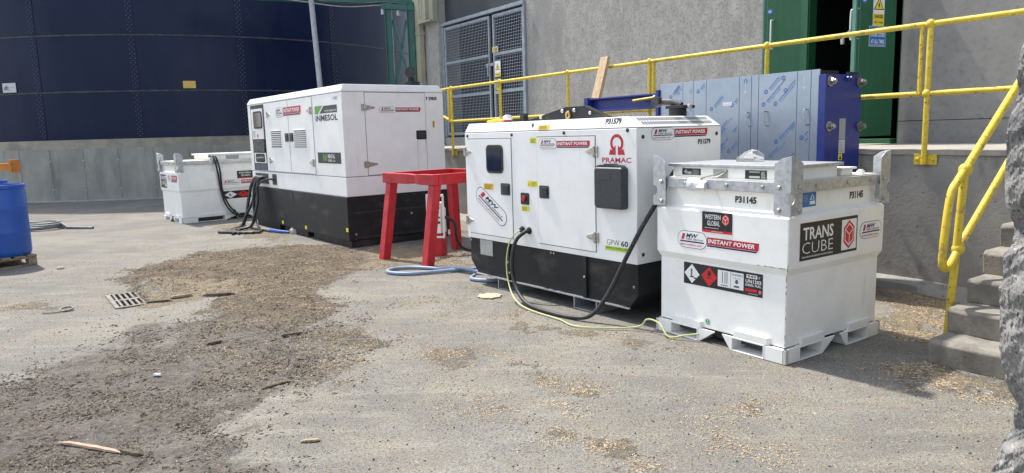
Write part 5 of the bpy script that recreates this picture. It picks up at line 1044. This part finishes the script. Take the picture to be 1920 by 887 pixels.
tag(MB().tube([(-4.24 + .055 * math.cos(a), 6.66 + .04 * math.sin(a), .018 + .012 * math.sin(a)) for a in [2 * math.pi * k / 20 for k in range(20)]], .009, 6, 0, True).tube(spline([(-4.2, 6.64, .012), (-4.28, 6.56, .01), (-4.40, 6.55, .01)], 5), .006, 6).build('wire_loop', CASTI, None, smooth=True, base=(-4.24, 6.66, 0)), 'small bent loop of dark wire on the pale ground at left', 'wire')
def splinter(a, b, wd, h, mat, label, cat='wood scrap', seed=1):
    rr = random.Random(seed); a, b = Vector(a), Vector(b); t = (b - a); L_ = []; x = t.cross(Vector((0, 0, 1))).normalized(); n = 26
    for k in range(n + 1):
        u = k / n; f = min(1, 5 * u + .25, 5 * (1 - u) + .25); c_ = a.lerp(b, u) + x * (.10 * wd * math.sin(u * 5 + seed) + rr.uniform(-.03, .03) * wd); w2 = wd / 2 * f * rr.uniform(.90, 1.06); h2 = h * f * rr.uniform(.9, 1.06)
        L_.append([c_ - x * w2 + Vector((0, 0, .001)), c_ + x * w2 + Vector((0, 0, .001)), c_ + x * w2 * .8 + Vector((0, 0, h2)), c_ - x * w2 * .7 + Vector((0, 0, h2 * rr.uniform(.85, 1.05)))])
    return tag(MB().loops(L_).build('wood_scrap', mat, None, base=a), label, cat)
PINKW = pm('pinkish_wood', (.47, .33, .24), (.36, .24, .17), rough=.85, scale=14)
splinter((-2.42, 3.60, .004), (-2.00, 3.45, .004), .030, .012, PINKW, 'long broken pinkish wooden lath in the lower left corner', seed=3)
splinter((-2.03, 3.47, .004), (-1.88, 3.42, .004), .04, .014, BARK, 'dark bark piece at the right end of the broken lath', seed=4)
splinter((-3.15, 7.12, .006), (-2.84, 7.18, .006), .09, .025, BARK, 'thick dark bark strip lying across the chips right of the drain', seed=5)
splinter((-3.42, 7.0, .02), (-3.24, 7.12, .02), .045, .02, WOODG, 'pale narrow wood strip between the drain and the bark', seed=6)
splinter((-3.60, 6.86, .01), (-3.36, 6.93, .01), .03, .015, BARK, 'thin dark stick just right of the drain grate', seed=7)
splinter((-1.60, 4.33, .004), (-1.45, 4.46, .004), .03, .012, BARK, 'dark forked bark sliver in the middle of the damp litter', seed=8)
splinter((-1.12, 3.52, .004), (-1.02, 3.54, .004), .03, .010, WOODG, 'weathered wood flake near the bottom of the yard', seed=10)
splinter((-2.37, 5.35, .004), (-2.27, 5.42, .01), .04, .018, BARK, 'small dark bark crumb in the upper damp litter', seed=11)
splinter((-1.86, 5.55, .004), (-1.70, 5.60, .01), .035, .016, BARK, 'dark sliver on the chip track toward the front generator', seed=12)
tag(MB().prism(TOP, [(-.23 + r_ * 1.0 * math.cos(a), 6.74 + .62 * r_ * math.sin(a) * 1.5) for a, r_ in [(2 * math.pi * k / 22, .115 + .012 * math.sin(k * 2.3)) for k in range(22)]], .008, .018).build('cardboard_disc', CARD, None, base=(-.23, 6.74, 0), bevel=.002), 'round tan cardboard disc on the ground before the front generator', 'cardboard')
tag(MB().prism(TOP, circ(-.215, 6.745, .035, 10, .016), .0183, .019).build('disc_stain', BARK, bpy.data.objects['cardboard_disc']), '', '') if False else None
splinter((-2.43, 4.66, .01), (-2.38, 4.63, .01), .035, .012, TAPE, 'tiny white scrap of plastic in the damp litter', 'scrap', 13)
# the red and white rag on the roof of the front generator, as seen over its edge
rg = Frame(0, 0, 0); rp = PF.m @ Vector((-2.08, .34, 1.655))
rock('rag', (rp.x, rp.y, rp.z - .01), (.05, .04, .04), REDP, 'crumpled red rag on the left end of the front generator roof', 'rag', 15, sub=3)
rock('rag', (rp.x + .005, rp.y - .01, rp.z + .03), (.048, .04, .036), TAPE, 'crumpled white rag on top of the red rag', 'rag', 16, sub=3)
rp2 = PF.m @ Vector((-2.17, .36, 1.655)); tag(MB().tube(spline([rp2 + Vector((0, 0, .02)), rp2 + Vector((-.05, .06, .03)), rp2 + Vector((-.12, .10, .02)), rp2 + Vector((-.16, .16, .015))], 5), .02, 8).build('strap', YELP, None, base=rp2, smooth=True), 'short yellow strap beside the rags on the front generator roof', 'strap')
# loose chips, shavings and crumbs: far too many to count
def flakes(name, n, lo, hi, wfun, ln, wd, mat, lift=.004, tilt=.35, seed=0, thick=.25):
    g = np.random.default_rng(seed); V = []; Fc = []; got = 0
    while got < n:
        x = g.uniform(lo[0], hi[0], 20000); y = lo[1] * (hi[1] / lo[1]) ** g.uniform(0, 1, 20000); p = wfun(x, y) * np.where(np.abs(x) < .74 * y + .3, 1, 0)
        k = g.uniform(0, 1, 20000) < p; x, y = x[k][:n - got], y[k][:n - got]; got += len(x)
        zi = np.interp(x, gx, np.arange(nx)); zj = np.interp(y, gy, np.arange(ny)); z = gz.reshape(ny, nx)[np.round(zj).astype(int), np.round(zi).astype(int)]
        a = g.uniform(0, 2 * np.pi, len(x)); l_ = g.uniform(*ln, len(x)); w_ = g.uniform(*wd, len(x)); ti = g.normal(0, tilt, (2, len(x)))
        ca, sa = np.cos(a), np.sin(a)
        for i in range(len(x)):
            b = len(V); h = w_[i] * thick
            for (s, t, q) in ((-.5, -.5, 0), (.5, -.35, 0), (.45, .5, 0), (-.4, .45, 0), (0, 0, h + .002)):
                dx, dy = s * l_[i], t * w_[i]; V.append((x[i] + dx * ca[i] - dy * sa[i], y[i] + dx * sa[i] + dy * ca[i], z[i] + lift + q + dx * ti[0, i] * .5 + dy * ti[1, i] * .5))
            Fc += [(b, b + 1, b + 4), (b + 1, b + 2, b + 4), (b + 2, b + 3, b + 4), (b + 3, b, b + 4)]
    m = bpy.data.meshes.new(name); m.from_pydata(V, [], Fc); m.materials.append(mat); o = bpy.data.objects.new(name, m); C.objects.link(o); o['kind'] = 'stuff'; return o
def in_objects(x, y):
    k = np.ones_like(x)
    for fr, l_, w_ in ((TF, 1.15, 1.15), (PF, 2.36, 1.06), (IF, 4.12, 1.63)):
        mi = fr.m.inverted(); lx = mi[0][0] * x + mi[0][1] * y + mi[0][3]; ly = mi[1][0] * x + mi[1][1] * y + mi[1][3]; k *= ~((lx > -l_) & (lx < 0) & (ly > 0) & (ly < w_))
    return k
def w_chip(x, y): b, d_, p, c = masks(x, y); return np.clip(np.maximum(.55 * b * (1 - .6 * d_ * (y < 6.4)), c) * (.15 + 1.3 * (fbm(x, y, 5, 3, 31) > .5)), 0, 1) * in_objects(x, y)
def w_thin(x, y): return np.clip((fbm(x, y, 1.6, 4, 33) - .38) * 1.6, .25, 1) * in_objects(x, y)
def w_clod(x, y): b, d_, p, c = masks(x, y); return np.clip(np.maximum(d_ * (1 - .8 * p), .75 * b) * np.clip((fbm(x, y, 4.5, 5, 35) - .44) * 5, 0, 1), 0, 1)
flakes('wood_chips', 42000, (-6, 2.3), (4.2, 13.5), w_chip, (.006, .028), (.0016, .0055), CHIP, seed=1, lift=.002, tilt=.2)
flakes('scattered_chips', 28000, (-6, 2.3), (4.2, 12), w_thin, (.005, .022), (.0014, .0045), CHIP, seed=2, lift=.001, tilt=.15)
flakes('mulch_crumbs', 11000, (-5.5, 2.3), (0, 10.5), w_clod, (.006, .034), (.003, .014), CLODM, seed=3, thick=.4, lift=.001)
def w_brown(x, y): b, d_, p, c = masks(x, y); return np.clip(np.maximum(b, .7 * d_) * np.clip((fbm(x, y, 6, 5, 41) - .47) * 7, .03, 1), 0, 1)
flakes('bark_bits', 3200, (-6, 2.3), (1, 10.8), w_brown, (.008, .050), (.003, .011), BARK, seed=6, thick=.5, lift=.002, tilt=.3)
flakes('grit', 1500, (-6, 2.3), (4, 12), w_thin, (.005, .016), (.004, .010), BARK, seed=4, thick=.6, lift=.001)
